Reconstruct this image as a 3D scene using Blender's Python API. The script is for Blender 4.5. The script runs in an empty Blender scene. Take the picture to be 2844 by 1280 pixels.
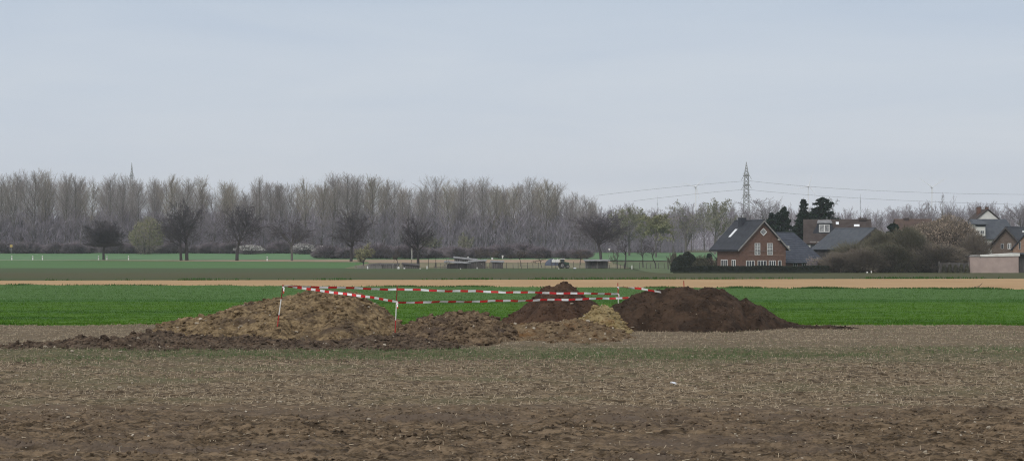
import bpy, math, random
import numpy as np

# ------------------------------------------------------------------ basics
scene = bpy.context.scene
COL = scene.collection
F, CX, HZ, EYE = 5000.0, 1422.0, 690.0, 3.0      # focal length, centre, horizon (photo pixels), eye height (m)
R = math.radians

PY = [-60, 180, 250, 312, 360, 420, 455, 500, 560, 620, 900, 4400]
PZ = [0, 0, -.75, -1.18, -1.03, -.5, -.1, .6, 1.65, 2.2, 2.4, 2.6]


def gz(d):
    return np.interp(d, PY, PZ)


def W(px, py, d):
    return ((px - CX) * d / F, d, EYE - (py - HZ) * d / F)


def WX(px, d):
    return (px - CX) * d / F


def ZY(py, d):
    return EYE - (py - HZ) * d / F


# ------------------------------------------------------------------ noise
def _h(ix, iy, iz, seed):
    n = (ix.astype(np.int64) * 374761393 + iy.astype(np.int64) * 668265263 + iz.astype(np.int64) * 2147483647 + seed * 1274126177) & 0xffffffff
    n = ((n ^ (n >> 13)) * 1274126177) & 0xffffffff
    n = ((n ^ (n >> 16)) * 2246822519) & 0xffffffff
    return ((n ^ (n >> 15)) & 0xffffff) / float(0xffffff)


def vnoise(x, y, seed=0):
    ix, iy = np.floor(x), np.floor(y)
    fx, fy = x - ix, y - iy
    fx = fx * fx * fx * (fx * (fx * 6 - 15) + 10)
    fy = fy * fy * fy * (fy * (fy * 6 - 15) + 10)
    z = np.zeros_like(ix)
    a, b = _h(ix, iy, z, seed), _h(ix + 1, iy, z, seed)
    c, d = _h(ix, iy + 1, z, seed), _h(ix + 1, iy + 1, z, seed)
    return (a + (b - a) * fx) * (1 - fy) + (c + (d - c) * fx) * fy


def fbm(x, y, seed=0, octv=4, gain=.5):
    s, a, t = 0, 1, 0
    for i in range(octv):
        ca, sa = math.cos(i * 1.3), math.sin(i * 1.3)
        s = s + a * (vnoise((x * ca - y * sa) * 2.03 ** i + i * 17.3, (x * sa + y * ca) * 2.03 ** i - i * 9.1, seed + i) - .5)
        t += a
        a *= gain
    return s / t * 2


def worley(x, y, seed=0):
    ix, iy = np.floor(x), np.floor(y)
    best = np.full(x.shape, 9.0)
    z = np.zeros_like(ix)
    for dx in (-1, 0, 1):
        for dy in (-1, 0, 1):
            cx, cy = ix + dx, iy + dy
            px = cx + _h(cx, cy, z, seed)
            py = cy + _h(cx, cy, z + 1, seed)
            best = np.minimum(best, (px - x) ** 2 + (py - y) ** 2)
    return np.sqrt(best)


# ------------------------------------------------------------------ mesh builder
class MB:
    def __init__(self):
        self.v, self.f, self.n = [], [], 0

    def add(self, verts, faces, mat=0):
        verts = np.asarray(verts, dtype=np.float64).reshape(-1, 3)
        if isinstance(faces, np.ndarray):
            self.f.append((faces.astype(np.int64) + self.n, mat))
        else:
            by = {}
            for f in faces:
                by.setdefault(len(f), []).append(f)
            for k, fs in by.items():
                self.f.append((np.asarray(fs, dtype=np.int64) + self.n, mat))
        self.v.append(verts)
        self.n += len(verts)
        return self

    def box(self, x0, x1, y0, y1, z0, z1, mat=0):
        v = [(x0, y0, z0), (x1, y0, z0), (x1, y1, z0), (x0, y1, z0), (x0, y0, z1), (x1, y0, z1), (x1, y1, z1), (x0, y1, z1)]
        f = [(0, 3, 2, 1), (4, 5, 6, 7), (0, 1, 5, 4), (1, 2, 6, 5), (2, 3, 7, 6), (3, 0, 4, 7)]
        return self.add(v, f, mat)

    def slab(self, corners, t, mat=0):
        """a flat polygon given thickness t along its normal (downwards/backwards)"""
        c = np.asarray(corners, float)
        n = np.cross(c[1] - c[0], c[2] - c[0])
        n /= np.linalg.norm(n)
        k = len(c)
        v = np.vstack([c, c - n * t])
        f = [tuple(range(k)), tuple(range(2 * k - 1, k - 1, -1))] + [(i, i + k, (i + 1) % k + k, (i + 1) % k) for i in range(k)]
        return self.add(v, f, mat)

    def prism(self, poly, ax, a0, a1, mat=0):
        """extrude polygon poly (list of 2-tuples) along axis ax from a0 to a1"""
        k = len(poly)
        def p(q, a):
            q = list(q); q.insert(ax, a); return q
        v = [p(q, a0) for q in poly] + [p(q, a1) for q in poly]
        f = [tuple(range(k)), tuple(range(2 * k - 1, k - 1, -1))] + [(i, i + k, (i + 1) % k + k, (i + 1) % k) for i in range(k)]
        return self.add(v, f, mat)

    def tubes(self, P0, P1, R0, R1, n=3, mat=0):
        P0, P1 = np.asarray(P0, float).reshape(-1, 3), np.asarray(P1, float).reshape(-1, 3)
        N = len(P0)
        R0 = np.broadcast_to(np.asarray(R0, float), (N,)); R1 = np.broadcast_to(np.asarray(R1, float), (N,))
        d = P1 - P0
        d = d / (np.linalg.norm(d, axis=1, keepdims=True) + 1e-9)
        ref = np.where(np.abs(d[:, 2:3]) < .9, np.array([[0, 0, 1.]]), np.array([[1., 0, 0]]))
        u = np.cross(d, ref); u /= np.linalg.norm(u, axis=1, keepdims=True) + 1e-9
        w = np.cross(d, u)
        a = np.arange(n) * 2 * math.pi / n
        ring = u[:, None, :] * np.cos(a)[None, :, None] + w[:, None, :] * np.sin(a)[None, :, None]
        v = np.concatenate([P0[:, None] + ring * R0[:, None, None], P1[:, None] + ring * R1[:, None, None]], 1).reshape(-1, 3)
        i = np.arange(n); j = (i + 1) % n
        q = np.stack([i, i + n, j + n, j], 1)
        self.add(v, (q[None] + (np.arange(N) * 2 * n)[:, None, None]).reshape(-1, 4), mat)
        if n > 3:
            self.f.append(((np.arange(N)[:, None] * 2 * n + n + np.arange(n)[None]) + self.n - len(v), mat))
            self.f.append(((np.arange(N)[:, None] * 2 * n + np.arange(n)[::-1][None]) + self.n - len(v), mat))
        return self

    def quads(self, C, U, V, mat=0):
        """quads centred at C spanned by half-vectors U, V"""
        v = np.stack([C - U - V, C + U - V, C + U + V, C - U + V], 1).reshape(-1, 3)
        self.add(v, np.arange(len(v)).reshape(-1, 4), mat)
        return self

    def tris(self, A, B, C, mat=0):
        v = np.stack([A, B, C], 1).reshape(-1, 3)
        self.add(v, np.arange(len(v)).reshape(-1, 3), mat)
        return self

    def grid(self, X, Y, Z, mat=0, keep=None):
        ny, nx = X.shape
        v = np.stack([X, Y, Z], -1).reshape(-1, 3)
        idx = np.arange(nx * ny).reshape(ny, nx)
        q = np.stack([idx[:-1, :-1], idx[:-1, 1:], idx[1:, 1:], idx[1:, :-1]], -1).reshape(-1, 4)
        if keep is not None:
            k = keep.reshape(-1)
            q = q[k[q].any(1)]
        self.add(v, q, mat)
        return self

    def clods(self, rng, C, S, mat=0, flat=.8):
        """irregular lumps at C with radius S"""
        t = (1 + 5 ** .5) / 2
        b = np.array([(-1, t, 0), (1, t, 0), (-1, -t, 0), (1, -t, 0), (0, -1, t), (0, 1, t), (0, -1, -t), (0, 1, -t), (t, 0, -1), (t, 0, 1), (-t, 0, -1), (-t, 0, 1)]) / 1.9
        fc = np.array([(0, 11, 5), (0, 5, 1), (0, 1, 7), (0, 7, 10), (0, 10, 11), (1, 5, 9), (5, 11, 4), (11, 10, 2), (10, 7, 6), (7, 1, 8), (3, 9, 4), (3, 4, 2), (3, 2, 6), (3, 6, 8), (3, 8, 9), (4, 9, 5), (2, 4, 11), (6, 2, 10), (8, 6, 7), (9, 8, 1)])
        N = len(C)
        v = b[None] * rng.uniform(.6, 1.25, (N, 12, 1))
        sc = rng.uniform(.7, 1.4, (N, 1, 3)); sc[:, :, 2] *= flat
        v = v * sc
        a = rng.uniform(0, 6.28, N); ca, sa = np.cos(a)[:, None], np.sin(a)[:, None]
        x = v[:, :, 0] * ca - v[:, :, 1] * sa; y = v[:, :, 0] * sa + v[:, :, 1] * ca
        v = np.stack([x, y, v[:, :, 2]], -1) * np.asarray(S).reshape(-1, 1, 1) + np.asarray(C)[:, None]
        self.add(v.reshape(-1, 3), (fc[None] + (np.arange(N) * 12)[:, None, None]).reshape(-1, 3), mat)
        return self

    def build(self, name, mats, parent=None, smooth=False, loc=None, shift=None):
        me = bpy.data.meshes.new(name)
        v = np.vstack(self.v)
        if shift is not None:
            v = v - np.asarray(shift, float)
        loops = np.concatenate([f.reshape(-1) for f, _ in self.f])
        sizes = np.concatenate([np.full(len(f), f.shape[1]) for f, _ in self.f])
        mi = np.concatenate([np.full(len(f), m) for f, m in self.f])
        me.vertices.add(len(v)); me.vertices.foreach_set('co', v.reshape(-1).astype(np.float32))
        me.loops.add(len(loops)); me.loops.foreach_set('vertex_index', loops.astype(np.int32))
        me.polygons.add(len(sizes))
        st = np.concatenate([[0], np.cumsum(sizes)[:-1]])
        me.polygons.foreach_set('loop_start', st.astype(np.int32))
        try:
            me.polygons.foreach_set('loop_total', sizes.astype(np.int32))
        except Exception:
            pass
        if not isinstance(mats, (list, tuple)):
            mats = [mats]
        for m in mats:
            me.materials.append(m)
        me.polygons.foreach_set('material_index', mi.astype(np.int32))
        me.polygons.foreach_set('use_smooth', np.full(len(sizes), smooth))
        me.update(calc_edges=True)
        me.validate()
        o = bpy.data.objects.new(name, me)
        COL.objects.link(o)
        if parent is not None:
            o.parent = parent
        if loc is not None:
            o.location = loc
        return o


def tag(o, label=None, cat=None, group=None, kind=None):
    if label: o['label'] = label
    if cat: o['category'] = cat
    if group: o['group'] = group
    if kind: o['kind'] = kind
    return o


def thing(name, label, cat, loc=(0, 0, 0), rz=0, group=None):
    o = bpy.data.objects.new(name, None)
    o.empty_display_size = .3
    COL.objects.link(o)
    o.location = loc
    o.rotation_euler = (0, 0, rz)
    return tag(o, label, cat, group)


def dup(root, loc, rz=0, sc=(1, 1, 1), label=None):
    r = root.copy(); COL.objects.link(r)
    r.location = loc; r.rotation_euler = (0, 0, rz); r.scale = sc
    if label: r['label'] = label
    for ch in root.children:
        c = ch.copy(); COL.objects.link(c); c.parent = r
        for g in ch.children:
            k = g.copy(); COL.objects.link(k); k.parent = c
    return r


# ------------------------------------------------------------------ materials
def mat(name, c1, c2=None, scale=1.0, detail=4, rough=.9, stretch=(1, 1, 1), island=0.0, c3=None, scale3=.1, bump=0.0, bscale=20, spec=.15, lo=.35, hi=.65, zones=None, nr=.6):
    m = bpy.data.materials.new(name); m.use_nodes = True
    nt = m.node_tree; N = nt.nodes; L = nt.links
    b = N['Principled BSDF']
    b.inputs['Roughness'].default_value = rough
    b.inputs['Specular IOR Level'].default_value = spec
    if c2 is None:
        b.inputs['Base Color'].default_value = (*c1, 1)
        if not bump:
            return m
    geo = N.new('ShaderNodeNewGeometry')
    mp = N.new('ShaderNodeMapping'); mp.inputs['Scale'].default_value = stretch
    L.new(geo.outputs['Position'], mp.inputs['Vector'])

    def noise(s, d):
        n = N.new('ShaderNodeTexNoise'); n.inputs['Scale'].default_value = s; n.inputs['Detail'].default_value = d
        n.inputs['Roughness'].default_value = nr
        L.new(mp.outputs['Vector'], n.inputs['Vector'])
        return n
    if c2 is not None:
        n = noise(scale, detail)
        r = N.new('ShaderNodeMapRange'); r.inputs[1].default_value = lo; r.inputs[2].default_value = hi
        L.new(n.outputs['Fac'], r.inputs[0])
        fac = r.outputs[0]
        if island:
            mx0 = N.new('ShaderNodeMix'); mx0.data_type = 'FLOAT'
            mx0.inputs[0].default_value = island
            L.new(fac, mx0.inputs[2]); L.new(geo.outputs['Random Per Island'], mx0.inputs[3])
            fac = mx0.outputs[0]
        mx = N.new('ShaderNodeMix'); mx.data_type = 'RGBA'
        mx.inputs[6].default_value = (*c1, 1); mx.inputs[7].default_value = (*c2, 1)
        L.new(fac, mx.inputs[0])
        out = mx.outputs[2]
        if c3 is not None:
            n3 = noise(scale3, 3)
            r3 = N.new('ShaderNodeMapRange'); r3.inputs[1].default_value = .5; r3.inputs[2].default_value = .68
            L.new(n3.outputs['Fac'], r3.inputs[0])
            m3 = N.new('ShaderNodeMix'); m3.data_type = 'RGBA'; m3.inputs[7].default_value = (*c3, 1)
            L.new(r3.outputs[0], m3.inputs[0]); L.new(out, m3.inputs[6]); out = m3.outputs[2]
        if zones is not None:
            # strips of differently coloured crop: (axis 1, position list, colour multipliers)
            sx = N.new('ShaderNodeSeparateXYZ'); L.new(geo.outputs['Position'], sx.inputs[0])
            wob = noise(.12, 3)
            ad = N.new('ShaderNodeMath'); ad.operation = 'MULTIPLY_ADD'; ad.inputs[1].default_value = zones.get('wob', 4)
            L.new(wob.outputs['Fac'], ad.inputs[0]); L.new(sx.outputs[1], ad.inputs[2])
            for (y0, y1, colr, k) in zones['z']:
                a = N.new('ShaderNodeMapRange'); a.inputs[1].default_value = y0; a.inputs[2].default_value = y1
                L.new(ad.outputs[0], a.inputs[0])
                g = N.new('ShaderNodeMath'); g.operation = 'MULTIPLY'; g.inputs[1].default_value = k
                L.new(a.outputs[0], g.inputs[0])
                m4 = N.new('ShaderNodeMix'); m4.data_type = 'RGBA'; m4.inputs[7].default_value = (*colr, 1)
                L.new(g.outputs[0], m4.inputs[0]); L.new(out, m4.inputs[6]); out = m4.outputs[2]
        L.new(out, b.inputs['Base Color'])
    if bump:
        nb = noise(bscale, 5)
        bp = N.new('ShaderNodeBump'); bp.inputs['Strength'].default_value = 1; bp.inputs['Distance'].default_value = bump
        L.new(nb.outputs['Fac'], bp.inputs['Height']); L.new(bp.outputs['Normal'], b.inputs['Normal'])
    return m


M = {}
M['ground'] = mat('ground_earth', (.10, .085, .05), (.07, .075, .04), .3)
M['plough'] = mat('ploughed_soil', (.038, .026, .015), (.190, .136, .086), 6, 9, island=0, c3=(.105, .078, .058), scale3=.5, bump=.012, bscale=14, stretch=(.4, 1, 1), zones={'wob': 7, 'z': [(34.5, 37.5, (.140, .104, .072), .45)]}, nr=.74, lo=.41, hi=.60)
M['stubble'] = mat('stubble_soil', (.052, .037, .023), (.215, .162, .105), 8, 9, c3=(.112, .100, .056), scale3=.3, bump=.012, bscale=14, stretch=(.5, 1, 1), zones={'wob': 9, 'z': [(51, 54, (.085, .095, .048), .4), (58, 61, (.145, .110, .076), .8)]}, nr=.74, lo=.41, hi=.60)
M['straw'] = mat('dry_straw', (.20, .155, .108), (.52, .43, .31), 3, 3, island=.8)
M['wheat'] = mat('young_wheat', (.041, .110, .004), (.068, .148, .010), .8, 7, stretch=(.35, 1, 1), c3=(.033, .092, .007), scale3=.16, zones={'wob': 3, 'z': [(100, 101.5, (.032, .098, .012), .8), (104, 107, (.066, .135, .030), .9)]})
M['wheat_blade'] = mat('wheat_leaf', (.045, .119, .004), (.083, .178, .012), .8, 5, island=.5, stretch=(.35, 1, 1), c3=(.036, .102, .007), scale3=.16, zones={'wob': 3, 'z': [(100, 101.5, (.034, .104, .012), .8), (104, 107, (.070, .142, .031), .9)]})
M['edge_grass'] = mat('rough_grass', (.022, .075, .014), (.045, .115, .022), 1, 3, island=.6)
M['tuft'] = mat('grass_tuft', (.06, .10, .035), (.12, .17, .07), 1, 3, island=.7)
M['tan'] = mat('dry_seedbed', (.32, .20, .095), (.46, .31, .165), 1.6, 6, stretch=(.12, 1, 1), c3=(.35, .21, .105), scale3=.25)
M['olive'] = mat('olive_crop', (.054, .058, .017), (.046, .075, .021), .7, 7, stretch=(.3, 1, 1), c3=(.062, .056, .024), scale3=.05, zones={'wob': 20, 'z': [(192, 215, (.066, .062, .022), .8), (300, 345, (.052, .076, .026), .9)]})
M['lightcrop'] = mat('light_green_crop', (.062, .140, .042), (.078, .150, .048), .6, 6, stretch=(.3, 1, 1))
M['allot'] = mat('allotment_dry_grass', (.13, .12, .07), (.24, .20, .12), .4, 5, c3=(.11, .125, .06), scale3=.1)
M['bare'] = mat('bare_field', (.27, .19, .13), (.33, .24, .165), .3, 4, stretch=(.3, 1, 1))
M['path'] = mat('pale_track', (.30, .30, .20), (.36, .36, .26), .3, 3)
M['farcrop'] = mat('far_crop', (.095, .185, .085), (.11, .20, .09), .1, 4)
M['garden'] = mat('garden_grass', (.075, .11, .045), (.10, .125, .06), .5, 4)
M['soil1'] = mat('stony_brown_soil', (.066, .043, .022), (.26, .188, .104), 3.2, 9, c3=(.082, .058, .038), scale3=.75, bump=.03, bscale=9, nr=.74, lo=.41, hi=.60)
M['soil2'] = mat('brown_spoil', (.062, .041, .024), (.20, .142, .088), 3.2, 9, c3=(.062, .043, .032), scale3=.9, bump=.03, bscale=9, nr=.74, lo=.41, hi=.60)
M['soil3'] = mat('reddish_topsoil', (.036, .019, .011), (.078, .045, .028), 1.6, 6, bump=.022, bscale=8, nr=.74, lo=.41, hi=.60)
M['soil5'] = mat('dark_topsoil', (.027, .0165, .0105), (.064, .040, .026), 1.6, 6, bump=.022, bscale=8, nr=.74, lo=.41, hi=.60)
M['ridge'] = mat('dark_clay', (.034, .023, .016), (.135, .096, .066), 3, 9, c3=(.11, .084, .06), scale3=.8, bump=.03, bscale=9, nr=.74, lo=.41, hi=.60)
M['sand'] = mat('yellow_sand', (.22, .165, .075), (.30, .235, .125), 1.8, 6, c3=(.19, .11, .05), scale3=.8, bump=.03, bscale=9, nr=.74, lo=.41, hi=.60)
M['spoil'] = mat('ochre_spoil', (.085, .056, .033), (.195, .140, .082), 2.0, 6, c3=(.150, .080, .034), scale3=.9, bump=.03, bscale=9, nr=.74, lo=.41, hi=.60)
M['stone'] = mat('pale_stone', (.24, .20, .15), (.48, .42, .34), 6, 4, island=.7)
M['red'] = mat('red_paint', (.42, .025, .022), (.36, .03, .025), 5, 3, rough=.55, spec=.3)
M['rust'] = mat('rust_red_paint', (.24, .03, .022), (.16, .03, .022), 8, 4, rough=.6)
M['white'] = mat('white_paint', (.66, .65, .62), (.78, .77, .74), 6, 4, rough=.55, spec=.3)
M['tape_red'] = mat('red_tape', (.64, .022, .03), (.72, .03, .035), 4, 2, rough=.4, spec=.4)
M['tape_white'] = mat('white_tape', (.92, .92, .92), (.95, .95, .95), 4, 2, rough=.4, spec=.4)
M['bark'] = mat('grey_bark', (.10, .092, .085), (.16, .145, .13), 1.5, 4, stretch=(1, 1, .3))
M['bark_dark'] = mat('dark_bark', (.042, .037, .037), (.07, .062, .06), 1.5, 4, stretch=(1, 1, .3))
M['twig_poplar'] = mat('poplar_twigs', (.25, .222, .215), (.37, .333, .318), .05, 3, island=.6)  # wood twigs lightened, part of the distance haze is in the colour
M['twig_poplar_yellow'] = mat('budding_poplar_twigs', (.27, .235, .195), (.38, .335, .28), .05, 3, island=.6)
M['twig_grey'] = mat('grey_twigs', (.19, .168, .185), (.30, .265, .285), .08, 3, island=.6)
M['twig_dark'] = mat('dark_twigs', (.058, .049, .054), (.10, .086, .092), .3, 3, island=.6)
M['twig_brown'] = mat('brown_twigs', (.07, .055, .045), (.125, .10, .08), .3, 3, island=.6)
M['brush'] = mat('wood_brush', (.20, .178, .21), (.34, .305, .35), .12, 3, island=.6)  # paled and tinted blue, haze over the wood partly painted in
M['brush_dark'] = mat('hedge_brush', (.10, .088, .095), (.26, .215, .235), .25, 3, island=.5)
M['leaf_yellow'] = mat('willow_leaf', (.17, .17, .09), (.25, .245, .135), .6, 3, island=.7)
M['leaf_pale'] = mat('pale_bud_leaf', (.30, .29, .15), (.42, .40, .24), 1, 3, island=.7)
M['leaf_green'] = mat('fresh_leaf', (.15, .155, .095), (.22, .22, .14), .5, 3, island=.7)
M['blossom'] = mat('white_blossom', (.48, .46, .43), (.66, .64, .60), 1, 3, island=.7)
M['blossom_beige'] = mat('beige_blossom', (.28, .22, .165), (.52, .42, .33), .6, 3, island=.7)
M['conifer'] = mat('conifer_needles', (.010, .022, .014), (.026, .048, .028), .7, 3, island=.6)
M['hedge_leaf'] = mat('hedge_leaf', (.014, .020, .013), (.034, .042, .028), 1.2, 3, island=.6)
M['shrub_leaf'] = mat('evergreen_shrub_leaf', (.045, .046, .028), (.095, .088, .060), .35, 3, island=.6)
M['brick'] = mat('red_brick', (.12, .068, .052), (.18, .108, .083), 2.5, 6, stretch=(1, 1, 2.2), bump=.01, bscale=6)
M['brick_brown'] = mat('brown_brick', (.12, .090, .074), (.175, .135, .11), 2.5, 6, stretch=(1, 1, 2.2))
M['brick_light'] = mat('light_brick', (.25, .16, .115), (.32, .21, .155), 2.5, 6, stretch=(1, 1, 2.2))
M['slate'] = mat('dark_roof_tile', (.030, .033, .042), (.048, .052, .064), 1.5, 5, rough=.7, spec=.25)
M['slate_mid'] = mat('grey_roof_tile', (.072, .08, .095), (.10, .11, .125), 1.2, 5, rough=.75)
M['slate_blue'] = mat('blue_grey_tile', (.050, .058, .078), (.075, .085, .11), 1.5, 5, rough=.7, spec=.25)
M['tile_brown'] = mat('brown_roof_tile', (.058, .045, .042), (.082, .066, .06), 1.2, 5)
M['tile_rust'] = mat('rust_brown_tile', (.085, .058, .05), (.115, .08, .066), 1.2, 5)
M['cream'] = mat('cream_render', (.46, .40, .29), (.54, .47, .35), 1.0, 4)
M['offwhite'] = mat('offwhite_render', (.60, .59, .55), (.70, .69, .65), 1.0, 4)
M['beige'] = mat('beige_render', (.35, .272, .245), (.42, .325, .292), .8, 5)
M['trim'] = mat('grey_trim', (.20, .19, .18), (.27, .26, .25), 1.5, 4)
M['frame'] = mat('white_frame', (.72, .72, .70), (.80, .80, .78), 2, 3, rough=.5)
M['skylight'] = mat('skylight_glass', (.78, .80, .82), (.84, .86, .88), 2, 2, rough=.2, spec=.5)
M['glass'] = mat('dark_glass', (.035, .04, .048), (.06, .065, .075), 2, 3, rough=.12, spec=.5)
M['grey_reflection'] = mat('grey_reflection_glass', (.16, .165, .17), (.36, .36, .36), 2.2, 3)  # window glass, its grey reflection put into the base colour
M['wood_dark'] = mat('weathered_dark_wood', (.055, .05, .048), (.11, .10, .095), 1.8, 5, stretch=(4, 4, .6))
M['wood_grey'] = mat('weathered_grey_wood', (.16, .15, .14), (.25, .235, .22), 1.8, 5, stretch=(4, 4, .6))
M['metal_sheet'] = mat('old_roof_sheet', (.15, .152, .158), (.30, .30, .305), 1.2, 5)
M['steel'] = mat('galvanised_steel', (.28, .29, .28), (.36, .37, .36), .5, 3, rough=.6)
M['wire'] = mat('conductor', (.12, .12, .13))
M['turbine'] = mat('turbine_white', (.86, .87, .88))
M['black'] = mat('black_feather', (.012, .011, .012), (.02, .018, .018), 8, 2)
M['tractor'] = mat('green_machine_paint', (.03, .065, .045), (.05, .09, .06), 2, 3, rough=.5)
M['tyre'] = mat('black_rubber', (.015, .015, .016), (.03, .03, .03), 3, 2)
M['blue'] = mat('blue_tarp', (.075, .085, .12), (.10, .115, .15), 2, 3)
M['yellow'] = mat('yellow_sign_paint', (.40, .29, .10), (.46, .34, .13), 2, 2)
M['plastic'] = mat('white_plastic', (.52, .54, .60), (.66, .67, .71), 4, 3, rough=.45)

# ------------------------------------------------------------------ camera, light, sky
cam = bpy.data.cameras.new('camera'); camo = bpy.data.objects.new('camera', cam); COL.objects.link(camo)
camo.location = (0, 0, EYE); camo.rotation_euler = (R(90), 0, 0)
cam.sensor_width = 36; cam.lens = 36 * F / 2844; cam.shift_y = (HZ - 640) / 2844
cam.clip_start = .5; cam.clip_end = 9000
scene.camera = camo

SUN_EL, SUN_AZ = 40, 205      # azimuth clockwise from +Y
sun = bpy.data.lights.new('sun', 'SUN'); suno = bpy.data.objects.new('sun', sun); COL.objects.link(suno)
sun.energy = 1.5; sun.angle = R(25); sun.color = (1, .97, .93)
suno.rotation_euler = (R(90 - SUN_EL), 0, R(180 - SUN_AZ))

wd = bpy.data.worlds.new('World'); scene.world = wd; wd.use_nodes = True
nt = wd.node_tree; N = nt.nodes; L = nt.links
for n in list(N): N.remove(n)
out = N.new('ShaderNodeOutputWorld')
sky = N.new('ShaderNodeTexSky'); sky.sky_type = 'NISHITA'; sky.sun_disc = False
sky.sun_elevation = R(SUN_EL); sky.sun_rotation = R(SUN_AZ); sky.air_density = 1; sky.dust_density = 3
bg1 = N.new('ShaderNodeBackground'); bg1.inputs['Strength'].default_value = .08; L.new(sky.outputs[0], bg1.inputs[0])
tc = N.new('ShaderNodeTexCoord')
sep = N.new('ShaderNodeSeparateXYZ'); L.new(tc.outputs['Generated'], sep.inputs[0])
ramp = N.new('ShaderNodeValToRGB'); L.new(sep.outputs['Z'], ramp.inputs[0])
cr = ramp.color_ramp
stops = [(0, (.88, .90, .95)), (.035, (.78, .82, .885)), (.08, (.685, .745, .83)), (.11, (.635, .705, .805)), (.14, (.565, .65, .77)), (.30, (.72, .76, .80)), (1, (.94, .94, .93))]
cr.elements[0].position = 0; cr.elements[0].color = (*stops[0][1], 1)
cr.elements[1].position = 1; cr.elements[1].color = (*stops[-1][1], 1)
for p, c in stops[1:-1]:
    e = cr.elements.new(p); e.color = (*c, 1)
mp = N.new('ShaderNodeMapping'); mp.inputs['Scale'].default_value = (5, 5, 34); L.new(tc.outputs['Generated'], mp.inputs[0])
nz = N.new('ShaderNodeTexNoise'); nz.inputs['Scale'].default_value = 1; nz.inputs['Detail'].default_value = 5; nz.inputs['Roughness'].default_value = .5
nz.inputs['Distortion'].default_value = .4
L.new(mp.outputs[0], nz.inputs['Vector'])
mr = N.new('ShaderNodeMapRange'); mr.inputs[1].default_value = .3; mr.inputs[2].default_value = .7; mr.inputs[3].default_value = 0; mr.inputs[4].default_value = 1
L.new(nz.outputs['Fac'], mr.inputs[0])
cm = N.new('ShaderNodeMix'); cm.data_type = 'RGBA'
cm.inputs[6].default_value = (.925, .945, .975, 1); cm.inputs[7].default_value = (1.035, 1.025, 1.01, 1)
L.new(mr.outputs[0], cm.inputs[0])
ml = N.new('ShaderNodeMix'); ml.data_type = 'RGBA'; ml.blend_type = 'MULTIPLY'; ml.inputs[0].default_value = 1
L.new(ramp.outputs[0], ml.inputs[6]); L.new(cm.outputs[2], ml.inputs[7])
bg2 = N.new('ShaderNodeBackground'); bg2.inputs['Strength'].default_value = 1.0; L.new(ml.outputs[2], bg2.inputs[0])
mxs = N.new('ShaderNodeMixShader'); mxs.inputs[0].default_value = .88
L.new(bg1.outputs[0], mxs.inputs[1]); L.new(bg2.outputs[0], mxs.inputs[2]); L.new(mxs.outputs[0], out.inputs['Surface'])

vs = scene.view_settings
vs.view_transform = 'Standard'; vs.look = 'None'; vs.exposure = 0; vs.gamma = 1; vs.use_curve_mapping = False
cy = scene.cycles
cy.use_denoising = True; cy.denoiser = 'OPENIMAGEDENOISE'; cy.denoising_input_passes = 'RGB_ALBEDO_NORMAL'; cy.denoising_prefilter = 'NONE'
cy.max_bounces = 4; cy.diffuse_bounces = 2; cy.glossy_bounces = 2; cy.transmission_bounces = 2; cy.volume_bounces = 2
cy.use_adaptive_sampling = False
cy.pixel_filter_type = 'BLACKMAN_HARRIS'; cy.filter_width = 1.15

# ------------------------------------------------------------------ ground
def boundary_wheat_tan(X): return 137.8 - .213 * X
def boundary_tan_olive(X): return 174 + .116 * X

g = MB()
xs = np.linspace(-1700, 1700, 60)
ys = np.array([-60, 0, 20, 72, 120, 180, 215, 250, 280, 312, 336, 360, 390, 420, 455, 500, 530, 560, 590, 620, 760, 900, 1500, 2500, 3500, 4400.])
X, Y = np.meshgrid(xs, ys)
g.grid(X, Y, gz(Y) - .16)
tag(g.build('ground', M['ground']), 'broad flat farmland under the fields and village', None, kind='structure')


def strip(name, y0, y1, x0, x1, m, nx=80, ny=16, dz=0.0, noise=0.0, seed=1, label=None):
    t = np.linspace(0, 1, ny)[:, None]
    X = np.linspace(x0, x1, nx)[None, :] + 0 * t
    a = y0(X) if callable(y0) else np.full_like(X, y0)
    b = y1(X) if callable(y1) else np.full_like(X, y1)
    Y = a + (b - a) * t
    Z = gz(Y) + dz
    if noise:
        Z = Z + fbm(X * .6, Y * .6, seed) * noise
    o = MB().grid(X, Y, Z).build(name, m, smooth=True)
    return tag(o, label, None, kind='structure')


def edge(base, amp, fr, seed):
    return lambda X: (base(X) if callable(base) else base) + amp * fbm(X * fr, X * 0 + 3.3, seed)


e_wt = edge(boundary_wheat_tan, .8, .25, 11)
e_to = edge(boundary_tan_olive, .6, .2, 12)
e_sw = edge(70.2, .8, .4, 13)
strip('tan_field', e_wt, e_to, -110, 110, M['tan'], 200, 12, label='pale tan bare field strip beyond the green wheat')
e_ol = edge(366, 1.0, .1, 14)
strip('olive_field', e_to, lambda X: np.where(X < 24, e_ol(X), 303.0 + .0 * X), -200, 160, M['olive'], 361, 40, label='dull olive green crop field behind the tan strip')
strip('light_green_field', e_ol, 458, -260, -34, M['lightcrop'], 120, 20, label='light green crop field on the left before the trees')
strip('allotment_ground', e_ol, 428, -33.99, 23.9, M['allot'], 80, 14, label='dry grassy allotment ground with sheds')
strip('garden_ground', 303.02, 440, 24.1, 260, M['garden'], 80, 20, label='garden grass around the village houses')
strip('bare_field', lambda X: np.interp(X, [-120, -34.1, -34, 24], [460, 436, 428.02, 428.02]), lambda X: np.interp(X, [-120, -60, 24], [460.6, 466, 470]), -120, 24, M['bare'], 160, 10, dz=.03, label='bare brown field strip behind the roadside trees')
strip('track', 458.6, 461.5, -260, -70, M['path'], 80, 3, dz=.07, label='pale farm track in front of the far crop')
strip('far_field', 458.02, 566, -300, 190, M['farcrop'], 120, 24, dz=-.005, label='hazy green field below the wood edge')


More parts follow.
